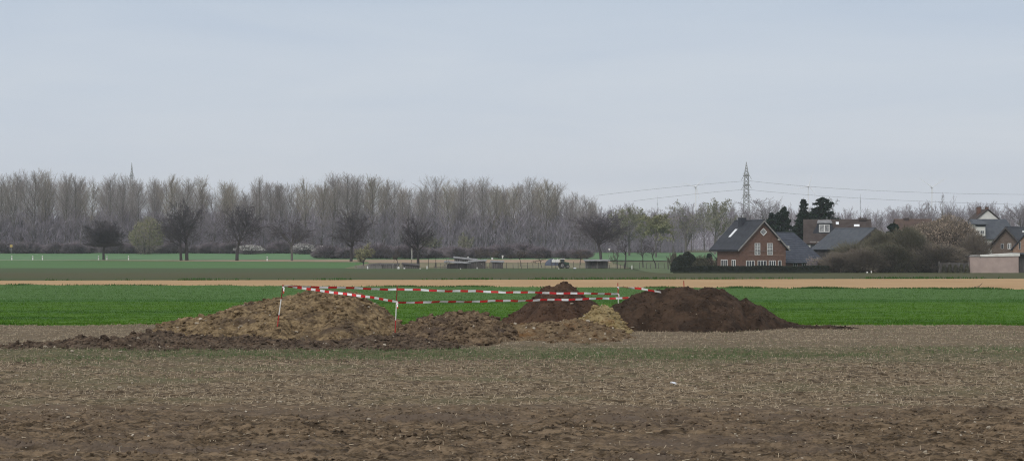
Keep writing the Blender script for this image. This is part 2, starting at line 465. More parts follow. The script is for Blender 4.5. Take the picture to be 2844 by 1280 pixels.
def near_sheet(name, d0, d1, fn, m, du=.00062, kd=.0019, umax=.37, label=None, y_end=None):
    u = np.arange(-umax, umax, du)
    n = int(math.log(d1 / d0) / kd)
    d = d0 * (d1 / d0) ** np.linspace(0, 1, n)
    U, D = np.meshgrid(u, d)
    X = U * D
    if y_end is not None:
        D = d0 + (D - d0) * ((y_end(X) - d0) / (d1 - d0))
    Z = fn(X, D)
    return MB().grid(X, D, Z), X, D


def h_plough(X, Y):
    z = .055 * fbm(X * .45, Y * .9, 21, 3)
    z += .10 * fbm(X * 1.6, Y * 2.6, 22, 5, .72)
    b = 1 - np.abs(fbm(X * 1.1, Y * 2.4, 28, 4, .6)) * 3; z += .03 * np.clip(b, 0, 1) ** 2
    w = worley(X * 3.2, Y * 4.0, 23); z += .045 * np.clip(.55 - w, 0, 1) / .55 * (.4 + vnoise(X * .7, Y * .7, 24))
    w = worley(X * 9, Y * 11, 25); z += .022 * np.clip(.6 - w, 0, 1) / .6
    z += .02 * np.sin(Y * 5.2 + 2.5 * fbm(X * .25, Y * .5, 26, 2)) * (.4 + vnoise(X * .3, Y * .4, 27))
    return z


def h_stubble(X, Y):
    z = .03 * fbm(X * .35, Y * .7, 31, 3)
    z += .085 * fbm(X * 1.5, Y * 3.2, 32, 5, .74)
    w = worley(X * 6, Y * 9, 33); z += .022 * np.clip(.6 - w, 0, 1) / .6
    z += .025 * np.sin(Y * 4.1 + 1.5 * fbm(X * .2, Y * .5, 34, 2)) * (.3 + vnoise(X * .3, Y * .5, 35))
    # torn-up wheel track in front of the heaps
    tr = np.exp(-((Y - 51.5 - .6 * fbm(X * .2, X * 0, 36, 2)) / 1.1) ** 2)
    z += tr * (.10 * fbm(X * 1.1, Y * 2.2, 37, 4, .6) + .02)
    tr = np.exp(-((Y - 66 - .012 * X) / .8) ** 2) * (X > 12)
    z += tr * (.16 * fbm(X * .9, Y * 2.2, 38, 4, .6))
    return z


def h_ground(X, Y):
    return np.where(Y < 34.2, h_plough(X, Y), h_stubble(X, Y))


def h_blend(X, Y):
    e = 33.6 + 2.0 * fbm(X * .35, Y * 0 + 1, 40, 4)
    t = np.clip((Y - e) / 1.8 + .5, 0, 1)
    return h_plough(X, Y) * (1 - t) + h_stubble(X, Y) * t


rng = np.random.default_rng(5)
mb, X, D = near_sheet('ploughed_field', 20.5, 34.2, h_blend, None)
# loose clods on the ploughed strip
n = 16000
dd = 21 + (rng.random(n) ** .8) * 13.6; xx = (rng.random(n) * .72 - .36) * dd
s = .008 + rng.exponential(.0085, n); s = np.clip(s, .007, .055)
keepc = vnoise(xx * .8, dd * .8, 55) + .35 * rng.random(n) > .45 + np.clip((dd - 32.5) / 2.2, 0, .8)
xx, dd, s = xx[keepc], dd[keepc], s[keepc]
mb.clods(rng, np.stack([xx, dd, h_blend(xx, dd) + s * .25], 1), s, 0)
tag(mb.build('ploughed_field', M['plough']), 'cloddy brown ploughed soil across the foreground', None, kind='structure')
mb, X, D = near_sheet('stubble_field', 34.2, 70.2, h_blend, None, y_end=e_sw)
tag(mb.build('stubble_field', M['stubble']), 'straw littered stubble strip in front of the heaps', None, kind='structure')


def stems(rng, n, d0, d1, l0, l1, r, lie, mask=None, bias=1.0):
    d = np.sqrt(d0 ** 2 + rng.random(n) * (d1 ** 2 - d0 ** 2))
    x = (rng.random(n) * .72 - .36) * d
    if mask is not None:
        k = mask(x, d) > rng.random(n); x, d = x[k], d[k]
    n = len(x)
    a = rng.uniform(0, 2 * math.pi, n)
    el = np.where(rng.random(n) < lie, rng.uniform(-.1, .25, n), rng.uniform(.6, 1.5, n))
    ln = rng.uniform(l0, l1, n) * np.where(el > .5, .7, 1)
    v = np.stack([np.cos(a) * np.cos(el), np.sin(a) * np.cos(el), np.sin(el)], 1) * ln[:, None]
    P = np.stack([x, d, h_blend(x, d) + .012], 1)
    return P, P + v


def m_straw(x, d):
    k = .25 + .9 * vnoise(x * .5, d * 1.2, 51)
    k = k * np.where(d < 35, np.clip((d - 32) / 4, .10, 1), 1)
    k = k * np.where((d > 46.5) & (d < 57), .55, 1)
    return np.clip(k, 0, 1)


P0, P1 = stems(rng, 115000, 22, 70, .03, .12, .004, .70, m_straw)
tag(MB().tubes(P0, P1, .0062, .005).build('straw_litter', M['straw']), 'pale straw stalks littering the stubble strip', None, kind='stuff')


def blades(rng, x, d, z, h0, h1, w, lean=.5):
    n = len(x)
    a = rng.uniform(0, 2 * math.pi, n); b = rng.uniform(0, 2 * math.pi, n)
    h = rng.uniform(h0, h1, n)
    u = np.stack([np.cos(a), np.sin(a), 0 * a], 1) * (w * rng.uniform(.6, 1.3, n))[:, None]
    base = np.stack([x, d, z], 1)
    tip = base + np.stack([np.cos(b) * h * lean * rng.random(n), np.sin(b) * h * lean * rng.random(n), h], 1)
    return base - u, base + u, tip


def m_tuft(x, d):
    strip_ = np.exp(-((d - 50.0 - .8 * fbm(x * .15, x * 0, 61, 2)) / 2.9) ** 2)
    k = strip_ * np.clip((vnoise(x * .35, d * .6, 62) - .38) * 3.0, .06, 1)
    return np.clip(k + .05 * (vnoise(x * .4, d * .5, 63) > .62), 0, 1)


n = 280000
d = np.sqrt(40 ** 2 + rng.random(n) * (68 ** 2 - 40 ** 2)); x = (rng.random(n) * .72 - .36) * d
k = m_tuft(x, d) > rng.random(n); x, d = x[k], d[k]
mb = MB(); mb.tris(*blades(rng, x, d, h_blend(x, d) - .01, .05, .13, .006, 1.0))
tag(mb.build('sprouting_grass', M['tuft']), 'thin green grass sprouting along the stubble strip', None, kind='stuff')

# wheat
t = np.linspace(0, 1, 260)[:, None]
X = np.linspace(-62, 62, 620)[None, :] + 0 * t
a, b = e_sw(X), e_wt(X)
Y = a + (b - a) * t
Z = .05 + .05 * fbm(X * .8, Y * .8, 71, 4) + .03 * fbm(X * 3, Y * 3, 72, 2)
fr_ = np.clip(t * 40, 0, 1); Z = Z * fr_ - .05 * (1 - fr_)
tag(MB().grid(X, Y, Z).build('wheat_field', M['wheat'], smooth=True), 'bright green young wheat field behind the heaps', None, kind='structure')
n = 300000
tt = rng.random(n) ** 1.35
x = rng.uniform(-.37, .37, n) * (70 + 72 * tt)
a, b = e_sw(x), e_wt(x); d = a + .1 + (b - a - .2) * tt - np.where(tt < .03, rng.exponential(.35, n) * vnoise(x * .9, x * 0, 73), 0)
z = .03 + .05 * fbm(x * .8, d * .8, 71, 4)
mb = MB(); mb.tris(*blades(rng, x, d, z, .035, .08, .022, 1.0))
tag(mb.build('wheat_blades', M['wheat_blade']), 'dense green wheat leaves of the young crop', None, kind='stuff')
# rough grass along the far edge of the wheat and of the olive crop
n = 16000
x = rng.uniform(-60, 60, n); k = np.clip((vnoise(x * .35, x * 0, 81) - .35) * 1.6, .03, 1)
kk = k > rng.random(n); x = x[kk]; k = k[kk]
d = e_wt(x) + rng.normal(0, .25, len(x))
mb = MB(); mb.tris(*blades(rng, x, d, np.zeros(len(x)), .1, .22, .04, .7))
x2 = x + rng.normal(0, .1, len(x))
A, B, C = blades(rng, x2, d, np.zeros(len(x)), .08, .20, .045, .7)
C[:, 2] = C[:, 2] * (.4 + k); mb.tris(A, B, C)
x = rng.uniform(-80, 80, 9000); k = np.clip((vnoise(x * .3, x * 0, 82) - .45) * 1.5, .02, 1); kk = k > rng.random(len(x)); x = x[kk]
d = e_to(x) + rng.normal(0, .3, len(x))
mb.tris(*blades(rng, x, d, gz(d), .1, .3, .07, .7))
tag(mb.build('edge_grass', M['edge_grass']), 'tufts of rough dark grass along the field edges', None, kind='stuff')

# ------------------------------------------------------------------ earth heaps
def pile(name, label, crest, dc, df, db, m, seed, amp=.07, clods=400, cs=.03, stretch=.25, stones=0, cat='earth heap', pw=1.15, jag=0.0):
    rng = np.random.default_rng(seed)
    cx = np.array([WX(p, dc) for p, _ in crest]); cz = np.array([max(0, ZY(q, dc)) for _, q in crest])
    x = np.arange(cx[0] - .5, cx[-1] + .5, .035); y = np.arange(df - .5, db + .5, .05)
    X, Y = np.meshgrid(x, y)
    cx2 = np.concatenate([[cx[0] - .6], cx, [cx[-1] + .6]]); cz2 = np.concatenate([[-.12], cz, [-.12]])

    def hf(X, Y):
        off = np.abs(Y - dc)
        wob = stretch * np.clip(off / 1.2, 0, 1) * fbm(X * .7, Y * .7, seed + 1, 3) * 2
        top = np.interp(X + wob, cx2, cz2)
        tm = cz.max()
        wid = np.clip(top / tm, .02, 1) ** .6 * (1 + .35 * fbm(X * .8, X * 0 + 2, seed + 2, 3))
        t = np.where(Y < dc, (dc - Y) / ((dc - df) * wid), (Y - dc) / ((db - dc) * wid))
        H = np.clip(top, 0, 9) * (1 - t ** pw) + np.where(top < 0, top, 0)
        H = np.where(t > 1, -.05 - .3 * (t - 1), H)
        soft = np.clip(H / .25 + .35, 0, 1)
        H = H + soft * (amp * fbm(X * 1.3, Y * 1.3, seed + 3, 4, .6) * 1.3)
        w = worley(X * 2.6 + .3 * fbm(X * 2, Y * 2, seed + 8, 2), Y * 2.6, seed + 4); H = H + soft * amp * .9 * np.clip(.6 - w, 0, 1) / .6 * vnoise(X, Y, seed + 6) * 1.3
        w = worley(X * 7, Y * 7, seed + 5); H = H + soft * amp * .45 * np.clip(.6 - w, 0, 1) / .6 + soft * amp * .5 * fbm(X * 6, Y * 6, seed + 9, 3, .65)
        if jag:
            H = H + soft * jag * np.clip(fbm(X * 2.2, Y * 2.2, seed + 7, 3), 0, 1)
        return H
    Z = hf(X, Y)
    mb = MB().grid(X, Y, Z, keep=Z > -.06)
    cxr = rng.uniform(cx[0], cx[-1], clods * 3); cyr = rng.uniform(df - .4, db, clods * 3)
    ch = hf(cxr, cyr); k = ch > .0
    cxr, cyr, ch = cxr[k][:clods], cyr[k][:clods], ch[k][:clods]
    s = np.clip(cs * .5 + rng.exponential(cs * .7, len(cxr)), .010, cs * 3.6)
    mb.clods(rng, np.stack([cxr, cyr, ch + s * .3], 1), s, 0)
    o = mb.build(name, m)
    tag(o, label, cat)
    return o, hf


PILE = {}
PILE['1'] = pile('earth_heap', 'long stony light brown heap with the leaning striped pole', [(430, 928), (450, 905), (500, 893), (560, 885), (600, 870), (650, 857), (700, 842), (740, 839), (770, 835), (805, 832), (830, 819), (870, 811), (900, 811), (960, 817), (1000, 826), (1040, 850), (1080, 880), (1110, 904), (1140, 928)], 61.5, 55.5, 66.5, M['soil1'], 101, .085, 2600, .03, jag=.05)
PILE['2'] = pile('earth_heap', 'low lumpy brown heap between the striped poles', [(1095, 935), (1120, 914), (1150, 899), (1165, 889), (1180, 882), (1210, 881), (1235, 876), (1250, 869), (1290, 870), (1310, 869), (1330, 872), (1360, 885), (1380, 889), (1395, 899), (1412, 911), (1440, 934)], 59.5, 55.3, 63, M['soil2'], 102, .085, 1600, .035, jag=.07)
PILE['3'] = pile('earth_heap', 'pointed reddish dark heap behind both barrier tapes', [(1385, 900), (1400, 890), (1430, 872), (1460, 846), (1490, 820), (1502, 804), (1520, 797), (1540, 801), (1552, 792), (1560, 787), (1568, 786), (1580, 791), (1600, 807), (1620, 822), (1640, 834), (1655, 842), (1670, 855), (1700, 878), (1720, 905)], 69.3, 65.3, 71.2, M['soil3'], 103, .06, 1000, .022, jag=.08)
PILE['4'] = pile('sand_heap', 'small yellow sand heap in front of the big dark heap', [(1590, 912), (1605, 895), (1620, 876), (1640, 861), (1670, 851), (1690, 853), (1705, 865), (1725, 886), (1742, 910), (1755, 926)], 63.4, 61.3, 65, M['sand'], 104, .08, 600, .035, cat='sand heap', jag=.05)
PILE['5'] = pile('earth_heap', 'biggest heap of smooth dark brown topsoil on the right', [(1665, 905), (1690, 862), (1700, 850), (1720, 842), (1740, 831), (1760, 821), (1790, 809), (1830, 806), (1870, 802), (1890, 799), (1910, 800), (1930, 806), (1945, 803), (1970, 797), (1980, 799), (1995, 803), (2010, 806), (2020, 812), (2040, 830), (2055, 840), (2065, 836), (2075, 834), (2085, 842), (2095, 850), (2120, 860), (2140, 870), (2160, 880), (2190, 894), (2220, 901), (2250, 903), (2300, 906), (2345, 909), (2385, 912)], 67, 64.2, 70.3, M['soil5'], 105, .06, 2200, .016, jag=.09)
PILE['6'] = pile('spoil_mound', 'low flat ochre brown mound at the foot of the sand heap', [(1310, 945), (1335, 932), (1370, 916), (1420, 906), (1480, 899), (1540, 895), (1600, 893), (1660, 905), (1720, 918), (1750, 932)], 60.5, 57.0, 63, M['spoil'], 106, .08, 1000, .026, jag=.05)
PILE['7'] = pile('soil_ridge', 'low ridge of dark churned clay along the left foot of the stony heap', [(-60, 992), (0, 965), (80, 957), (160, 953), (230, 945), (330, 950), (400, 937), (450, 928), (500, 938), (600, 942), (700, 946), (800, 952), (900, 954), (1000, 948), (1060, 940), (1110, 932), (1160, 946), (1250, 957), (1300, 974)], 54.6, 51.6, 57.4, M['ridge'], 107, .095, 5200, .026, cat='soil ridge', jag=.14)


# pebbles on the soil and the stony heap (nobody could count them)
mb = MB()
n = 3400
dd = np.sqrt(21 ** 2 + rng.random(n) ** 1.5 * (68 ** 2 - 21 ** 2)); xx = (rng.random(n) * .72 - .36) * dd
s = np.clip(.007 + rng.exponential(.008, n), .006, .035)
mb.clods(rng, np.stack([xx, dd, h_blend(xx, dd) + s * .3], 1), s, 0, .7)
for key, cnt, sz in (('1', 420, .018), ('2', 110, .016), ('4', 120, .018), ('6', 200, .018), ('5', 60, .014), ('7', 200, .016)):
    o, hf = PILE[key]
    bb = [v[:] for v in o.bound_box]
    xx = rng.uniform(bb[0][0], bb[6][0], cnt * 2); yy = rng.uniform(bb[0][1], bb[6][1], cnt * 2)
    zz = hf(xx, yy); k = zz > .05
    xx, yy, zz = xx[k][:cnt], yy[k][:cnt], zz[k][:cnt]
    s = np.clip(sz * .5 + rng.exponential(sz * .6, len(xx)), .008, .09)
    mb.clods(rng, np.stack([xx, yy, zz + s * .35], 1), s, 0, .7)
tag(mb.build('scattered_pebbles', M['stone']), 'small pale pebbles scattered over soil and heaps', None, kind='stuff')

# the larger stones, one by one
def heap_zv(x, y):
    z = h_blend(x, y)
    for o, hf in PILE.values():
        z = np.maximum(z, hf(x, y))
    return z


def pick(px, py, d0, d1):
    """first point of the soil surface on the sight line through the pixel"""
    d = np.arange(d0, d1, .05)
    x, z = WX(px, d), ZY(py, d)
    hz_ = heap_zv(x, d)
    i = int(np.argmax(z <= hz_))
    return (float(x[i]), float(d[i]), float(hz_[i]))


STONES = [
    (333, 1077, .10, 'long pale stone on the stubble at the left'),
    (131, 1127, .07, 'broad pale stone where stubble meets ploughed soil on the left'),
    (278, 1046, .08, 'pale crooked stone on the stubble behind the left grass strip'),
    (13, 1165, .05, 'small bright stone at the far left edge of the ploughed soil'),
    (1590, 1256, .10, 'largest pale stone at the front of the ploughed soil'),
    (1640, 1153, .06, 'pale rounded stone on the ploughed soil straight below the sand heap'),
    (1591, 1190, .05, 'pale stone beside a dark clod in the ploughed soil'),
    (1822, 1068, .05, 'little pale stone left of the white plastic scrap'),
    (1768, 1002, .05, 'pale stone in the thin grass below the dark heap'),
    (1757, 911, .12, 'pale stone at the left foot of the big dark heap'),
    (1588, 845, .17, 'long pale stone lying on the reddish heap'),
    (2710, 976, .16, 'broad pale stone in the track on the right'),
    (1510, 954, .12, 'pale stone in front of the ochre mound'),
    (670, 910, .14, 'pale stone on the front of the stony heap left of the leaning pole'),
    (822, 924, .11, 'pale stone at the foot of the stony heap right of the leaning pole'),
    (200, 978, .12, 'beige stone in the grass before the clay ridge'),
    (335, 978, .11, 'second beige stone in the grass before the clay ridge'),
    (733, 1168, .05, 'small pale stone in ploughed soil below the stony heap'),
]
for i, (px, py, s, lab) in enumerate(STONES):
    p = pick(px, py, 21, 72)
    m_ = MB(); r_ = np.random.default_rng(300 + i)
    m_.clods(r_, np.zeros((1, 3)), np.array([1.0]), 0, .6)
    o = m_.build('stone', M['stone']); o.location = (p[0], p[1], p[2] + s * .18); o.scale = (s * .62, s * .4, s * .42)
    o.rotation_euler = (0, 0, .2 * math.sin(i * 7))
    mod = o.modifiers.new('round', 'SUBSURF'); mod.levels = 1; mod.render_levels = 1
    tag(o, lab, 'stone', 'larger stones on the soil')
# white plastic scrap, crumpled sheet
p = pick(1872, 1066, 30, 60)
m_ = MB()
u = np.linspace(-1, 1, 9); U, V = np.meshgrid(u, u)
Z = .35 * (1 - .5 * (U ** 2 + V ** 2)) + .16 * fbm(U * 1.6, V * 1.6, 77, 3)
Z2 = Z - .06
m_.grid(U * .075 + .01 * V, V * .05, Z * .08); m_.grid(U * .073, V * .048, Z2 * .08)
o = m_.build('plastic_scrap', M['plastic'], smooth=True); o.location = p; o.rotation_euler = (.25, .3, -.3); o.scale = (.9, .9, .9)
tag(o, 'crumpled bluish white plastic scrap lying on the stubble', 'litter')

# ------------------------------------------------------------------ marker poles and barrier tape
def marker_pole(label, top, bot, bands, radius=.017, group='striped marker poles around the heaps', hook=False):
    """bands: list of (fraction from the top, material)"""
    top, bot = np.array(top), np.array(bot)
    root = thing('marker_pole', label, 'pole', tuple(bot), group=group)
    f0 = 0
    for f1, m in bands:
        a = top + (bot - top) * f0 - bot; b = top + (bot - top) * f1 - bot
        MB().tubes([b], [a], radius, radius, 10).build('pole_band', M[m], root)
        f0 = f1
    t = top - bot
    MB().tubes([t], [t + np.array([0, 0, .03])], radius * 1.25, radius * 1.15, 10).build('pole_cap', M['rust'], root)
    return root


q1 = pick(770, 907, 50, 66); p1t, p1b = W(786, 793, q1[1]), (q1[0], q1[1], q1[2] - .04)
p2t, p2b = W(1103, 796, 58), W(1097, 932, 58)
p3t, p3b = W(1716, 788, 67.6), W(1719, 900, 67.6)
p4t, p4b = W(1899, 782, 69.5), W(1906, 900, 69.5)
marker_pole('leaning red and white pole standing in the stony heap', p1t, p1b, [(.32, 'rust'), (.70, 'white'), (1, 'red')])
marker_pole('upright red and white pole between stony heap and low lumpy heap', p2t, p2b, [(.32, 'rust'), (.68, 'white'), (1, 'red')])
marker_pole('striped pole behind the sand heap where two tapes meet', p3t, p3b, [(.33, 'red'), (.66, 'white'), (1, 'red')])
marker_pole('lone red pole end sticking up behind the biggest dark heap', p4t, p4b, [(.33, 'red'), (.66, 'white'), (1, 'red')])


def tape(label, pts, pairs, width, start_red=True, twists=(0,), seed=0, widths=None):
    """ribbon through pts; colour blocks alternate; twists = turn angle along the ribbon"""
    pts = np.array(pts, float)
    nb = int(round(pairs * 2)); sub = 4; n = nb * sub + 1
    seg = np.concatenate([[0], np.cumsum(np.linalg.norm(np.diff(pts, axis=0), axis=1))]); s = np.linspace(0, seg[-1], n)
    # smooth path
    P = np.stack([np.interp(s, seg, pts[:, i]) for i in range(3)], 1)
    for _ in range(6):
        P[1:-1] = (P[:-2] + P[2:] + 2 * P[1:-1]) / 4
    env = np.sin(np.linspace(0, math.pi, n)) ** .5
    P[:, 2] += env * (.012 * np.sin(s * 2.3 + seed) + .005 * np.sin(s * 7.1)); P[:, 1] += env * .03 * np.sin(s * 1.9 + seed)
    tw = np.interp(np.linspace(0, 1, n), np.linspace(0, 1, len(twists)), twists) + .22 * np.sin(s * 1.7 + seed) + .14 * np.sin(s * 4.3 + seed * 2)
    dirv = np.gradient(P, axis=0); dirv /= np.linalg.norm(dirv, axis=1, keepdims=True)
    side = np.cross(dirv, np.array([0, 0, 1.])); side /= np.linalg.norm(side, axis=1, keepdims=True)
    up = np.cross(side, dirv)
    acr = up * np.cos(tw)[:, None] + side * np.sin(tw)[:, None]; nor = np.cross(dirv, acr)
    wv = width / 2
    v = np.stack([P - acr * wv - nor * .0008, P + acr * wv - nor * .0008, P + acr * wv + nor * .0008, P - acr * wv + nor * .0008], 1)
    mb = MB()
    for b in range(nb):
        i0, i1 = b * sub, (b + 1) * sub
        vv = v[i0:i1 + 1].reshape(-1, 3)
        fs = []
        for k in range(sub):
            o = k * 4
            fs += [(o, o + 1, o + 5, o + 4), (o + 1, o + 2, o + 6, o + 5), (o + 2, o + 3, o + 7, o + 6), (o + 3, o, o + 4, o + 7)]
        mb.add(vv, fs, 0 if (b % 2 == 0) == start_red else 1)
    o = mb.build('barrier_tape', [M['tape_red'], M['tape_white']])
    return tag(o, label, 'barrier tape', 'red and white barrier tapes')


def lerp_path(a, b, n=9, sag=0.0, bump=None):
    a, b = np.array(a), np.array(b)
    t = np.linspace(0, 1, n)[:, None]
    P = a + (b - a) * t
    P[:, 2] -= sag * 4 * t[:, 0] * (1 - t[:, 0])
    return P


a = W(787, 795, q1[1] - .03); b = W(1102, 838, 57.97)
tape('tape running down from the leaning pole top to the middle pole', lerp_path(a, b, 9, -.035), 12.5, .076, False, (1.0, .15, 0, .1, .3, .5), 1)
a = W(787, 794, q1[1] + .03); b = W(1716, 816, 67.57)
tape('longest tape from the leaning pole across to the pole behind the sand heap', lerp_path(a, b, 13, .03), 21.5, .072, False, (.9, .2, .05, .1, .35), 2)
a = W(1104, 840, 57.97); b = W(1764, 826, 67.7)
tape('lower tape from the middle pole past the reddish heap to the dark heap', lerp_path(a, b, 13, .02), 16, .074, True, (.6, .5, .4, .25, .1, .0), 3)
P = [W(1718, 797, 67.56), W(1727, 796, 67.4), W(1739, 797.5, 67.2), (W(1748, 798, 67)), W(1775, 801, 66.9), W(1805, 806.5, 66.6), W(1836, 811.5, 66.3)]
tape('short loose tape end drooping from the back pole onto the dark heap', P, 3.5, .076, False, (1.5, 1.45, 1.3, .3, .2, .3, .5), 4)


def knot(parent, p, seed, tail=.22):
    """crumpled wrap of tape round the pole with a loose end"""
    r_ = np.random.default_rng(seed); mb = MB(); p = np.array(p)
    a = np.linspace(0, 2 * math.pi * 1.6, 22)
    c = np.stack([np.cos(a) * .026, np.sin(a) * .026, np.linspace(-.02, .02, 22) + r_.normal(0, .004, 22)], 1) + p
    up = np.array([0, 0, .022])
    for i in range(21):
        mb.slab([c[i] - up, c[i + 1] - up, c[i + 1] + up, c[i] + up], .002, (i // 7) % 2)
    q = p + np.array([.02, -.03, -.01]); d = np.array([.10, -.1, -1.0])
    for i in range(5):
        d2 = d + r_.normal(0, .25, 3); q2 = q + d2 / np.linalg.norm(d2) * tail / 5
        w_ = np.array([.022, .006, .003]) * (1 - .08 * i)
        mb.slab([q - w_, q + w_, q2 + w_ * .92, q2 - w_ * .92], .0015, 1 if i < 3 else 0); q = q2
    mb.build('knot', [M['tape_red'], M['tape_white']], parent)


_tp = [o for o in COL.objects if o.name.startswith('barrier_tape')]
knot(_tp[0], W(786.5, 797, q1[1]), 1, .2); knot(_tp[0], W(1102.5, 838, 58), 2, .1)
knot(_tp[1], W(1716.5, 816, 67.6), 3, .14); knot(_tp[2], W(1102, 843, 58), 4, .16); knot(_tp[3], W(1716.3, 797, 67.6), 5, .1)
# ------------------------------------------------------------------ trees
UP = np.array([0, 0, 1.0])


def norm(a): return a / (np.linalg.norm(a, axis=-1, keepdims=True) + 1e-9)


def grow(rng, P, D, Ln, Rd, levels):
    """levels: dicts(seg, wob, trop, tip, [n, t0, t1, ang, ratio, shape, rr, rmin])"""
    res = []
    P, D = np.atleast_2d(P).astype(float), norm(np.atleast_2d(D).astype(float))
    Ln, Rd = np.atleast_1d(Ln).astype(float), np.atleast_1d(Rd).astype(float)
    for li, lv in enumerate(levels):
        ns = lv['seg']; pts = [P]; dirs = []; cur = P; dd = D
        for i in range(ns):
            dd = norm(dd + rng.normal(0, lv['wob'], dd.shape) + UP * lv.get('trop', 0))
            cur = cur + dd * (Ln / ns)[:, None]
            pts.append(cur); dirs.append(dd)
        tip = lv.get('tip', .3)
        segs = []
        for i in range(ns):
            r0 = Rd * (1 - (1 - tip) * i / ns); r1 = Rd * (1 - (1 - tip) * (i + 1) / ns)
            segs.append((pts[i], pts[i + 1], r0, r1))
        res.append(tuple(np.concatenate([s[k] for s in segs]) for k in range(4)))
        if 'n' not in lv: break
        n = lv['n']; Nb = len(P)
        base = (np.arange(n)[None, :] + rng.random((Nb, n))) / n
        t = lv['t0'] + (lv.get('t1', 1) - lv['t0']) * base
        idx = np.minimum((t * ns).astype(int), ns - 1); fr = t * ns - idx
        PT = np.stack(pts, 1); DT = np.stack(dirs, 1)
        bi = np.arange(Nb)[:, None]
        p = PT[bi, idx] * (1 - fr)[..., None] + PT[bi, idx + 1] * fr[..., None]
        dr = DT[bi, idx]
        rp = norm(np.cross(dr, rng.normal(size=dr.shape)))
        a0, a1 = lv['ang']; a = np.radians(rng.uniform(a0, a1, (Nb, n)))
        nd = dr * np.cos(a)[..., None] + rp * np.sin(a)[..., None]
        sh = lv.get('shape', lambda t: 1 - .5 * t)(base)
        L2 = Ln[:, None] * lv['ratio'] * sh * rng.uniform(.7, 1.25, (Nb, n))
        R2 = np.maximum(Rd[:, None] * (1 - (1 - tip) * t) * lv.get('rr', .55), lv.get('rmin', .012))
        P, D, Ln, Rd = p.reshape(-1, 3), nd.reshape(-1, 3), L2.reshape(-1), R2.reshape(-1)
    return res


def fit(segs, h, w):
    """scale a grown skeleton to height h and crown width w"""
    allp = np.concatenate([s[1] for s in segs])
    zt = np.percentile(allp[:, 2], 99.7)
    lo, hi = np.percentile(allp[:, 0], 1), np.percentile(allp[:, 0], 99)
    lo2, hi2 = np.percentile(allp[:, 1], 1), np.percentile(allp[:, 1], 99)
    k = np.array([w / (hi - lo), w / (hi2 - lo2), h / zt])
    return [(s[0] * k, s[1] * k, s[2], s[3]) for s in segs]


SP = {}
SP['poplar'] = dict(tl=.95, r=.011, lv=[
    dict(seg=10, wob=.03, trop=.05, tip=.15, n=32, t0=.28, t1=.97, ang=(20, 46), ratio=.36, shape=lambda t: np.interp(t, [0, .25, .65, 1], [.5, 1, .8, .3]), rr=.45, rmin=.055),
    dict(seg=6, wob=.09, trop=.10, tip=.25, n=9, t0=.2, ang=(18, 45), ratio=.42, rr=.5, rmin=.030),
    dict(seg=3, wob=.10, trop=.08, tip=.4, n=10, t0=.1, ang=(18, 52), ratio=.42, rr=.6, rmin=.0095),
    dict(seg=2, wob=.14, trop=.06, tip=.5)])
SP['round'] = dict(tl=.34, r=.022, lv=[
    dict(seg=4, wob=.03, tip=.75, n=12, t0=.76, t1=1.0, ang=(5, 58), ratio=1.4, shape=lambda t: 1 + 0 * t, rr=.5, rmin=.06),
    dict(seg=7, wob=.10, trop=.03, tip=.25, n=11, t0=.18, ang=(25, 55), ratio=.42, shape=lambda t: 1.15 - .6 * t, rr=.5, rmin=.03),
    dict(seg=4, wob=.12, trop=.03, tip=.35, n=8, t0=.15, ang=(25, 55), ratio=.5, rr=.6, rmin=.018),
    dict(seg=3, wob=.15, trop=.02, tip=.5, n=4, t0=.2, ang=(25, 50), ratio=.55, rr=.7, rmin=.013),
    dict(seg=2, wob=.2, tip=.6)])
SP['oak'] = dict(tl=.62, r=.022, lv=[
    dict(seg=7, wob=.05, tip=.35, n=18, t0=.36, t1=1.0, ang=(30, 75), ratio=.72, shape=lambda t: np.interp(t, [0, .3, 1], [.95, 1, .6]), rr=.5, rmin=.05),
    dict(seg=6, wob=.13, trop=.06, tip=.25, n=9, t0=.2, ang=(25, 55), ratio=.45, rr=.5, rmin=.028),
    dict(seg=4, wob=.14, trop=.03, tip=.35, n=8, t0=.15, ang=(25, 55), ratio=.5, rr=.6, rmin=.017),
    dict(seg=3, wob=.16, tip=.5, n=3, t0=.25, ang=(25, 50), ratio=.55, rr=.7, rmin=.013),
    dict(seg=2, wob=.2, tip=.6)])
SP['bush'] = dict(tl=.5, r=.012, multi=9, spread=.55, lv=[
    dict(seg=5, wob=.12, trop=.05, tip=.3, n=9, t0=.15, ang=(20, 55), ratio=.55, rr=.6, rmin=.02),
    dict(seg=4, wob=.15, trop=.04, tip=.35, n=8, t0=.15, ang=(25, 55), ratio=.55, rr=.6, rmin=.014),
    dict(seg=3, wob=.18, trop=.02, tip=.5, n=4, t0=.2, ang=(25, 55), ratio=.55, rr=.7, rmin=.010),
    dict(seg=2, wob=.2, tip=.6)])
SP['willow'] = dict(tl=.45, r=.022, lv=[
    dict(seg=5, wob=.05, tip=.6, n=10, t0=.4, ang=(15, 55), ratio=1.1, rr=.5, rmin=.05),
    dict(seg=7, wob=.10, trop=.05, tip=.3, n=10, t0=.3, ang=(30, 70), ratio=.4, rr=.5, rmin=.025),
    dict(seg=5, wob=.10, trop=-.12, tip=.4, n=9, t0=.1, ang=(20, 60), ratio=.7, rr=.6, rmin=.014),
    dict(seg=4, wob=.08, trop=-.28, tip=.6)])
SP['birch'] = dict(tl=.95, r=.009, lv=[
    dict(seg=8, wob=.04, trop=.03, tip=.15, n=26, t0=.25, ang=(30, 55), ratio=.32, shape=lambda t: 1 - .6 * t, rr=.45, rmin=.03),
    dict(seg=5, wob=.1, trop=.03, tip=.3, n=9, t0=.2, ang=(30, 60), ratio=.45, rr=.5, rmin=.016),
    dict(seg=4, wob=.1, trop=-.2, tip=.4, n=6, t0=.1, ang=(20, 50), ratio=.7, rr=.7, rmin=.012),
    dict(seg=3, wob=.08, trop=-.35, tip=.6)])
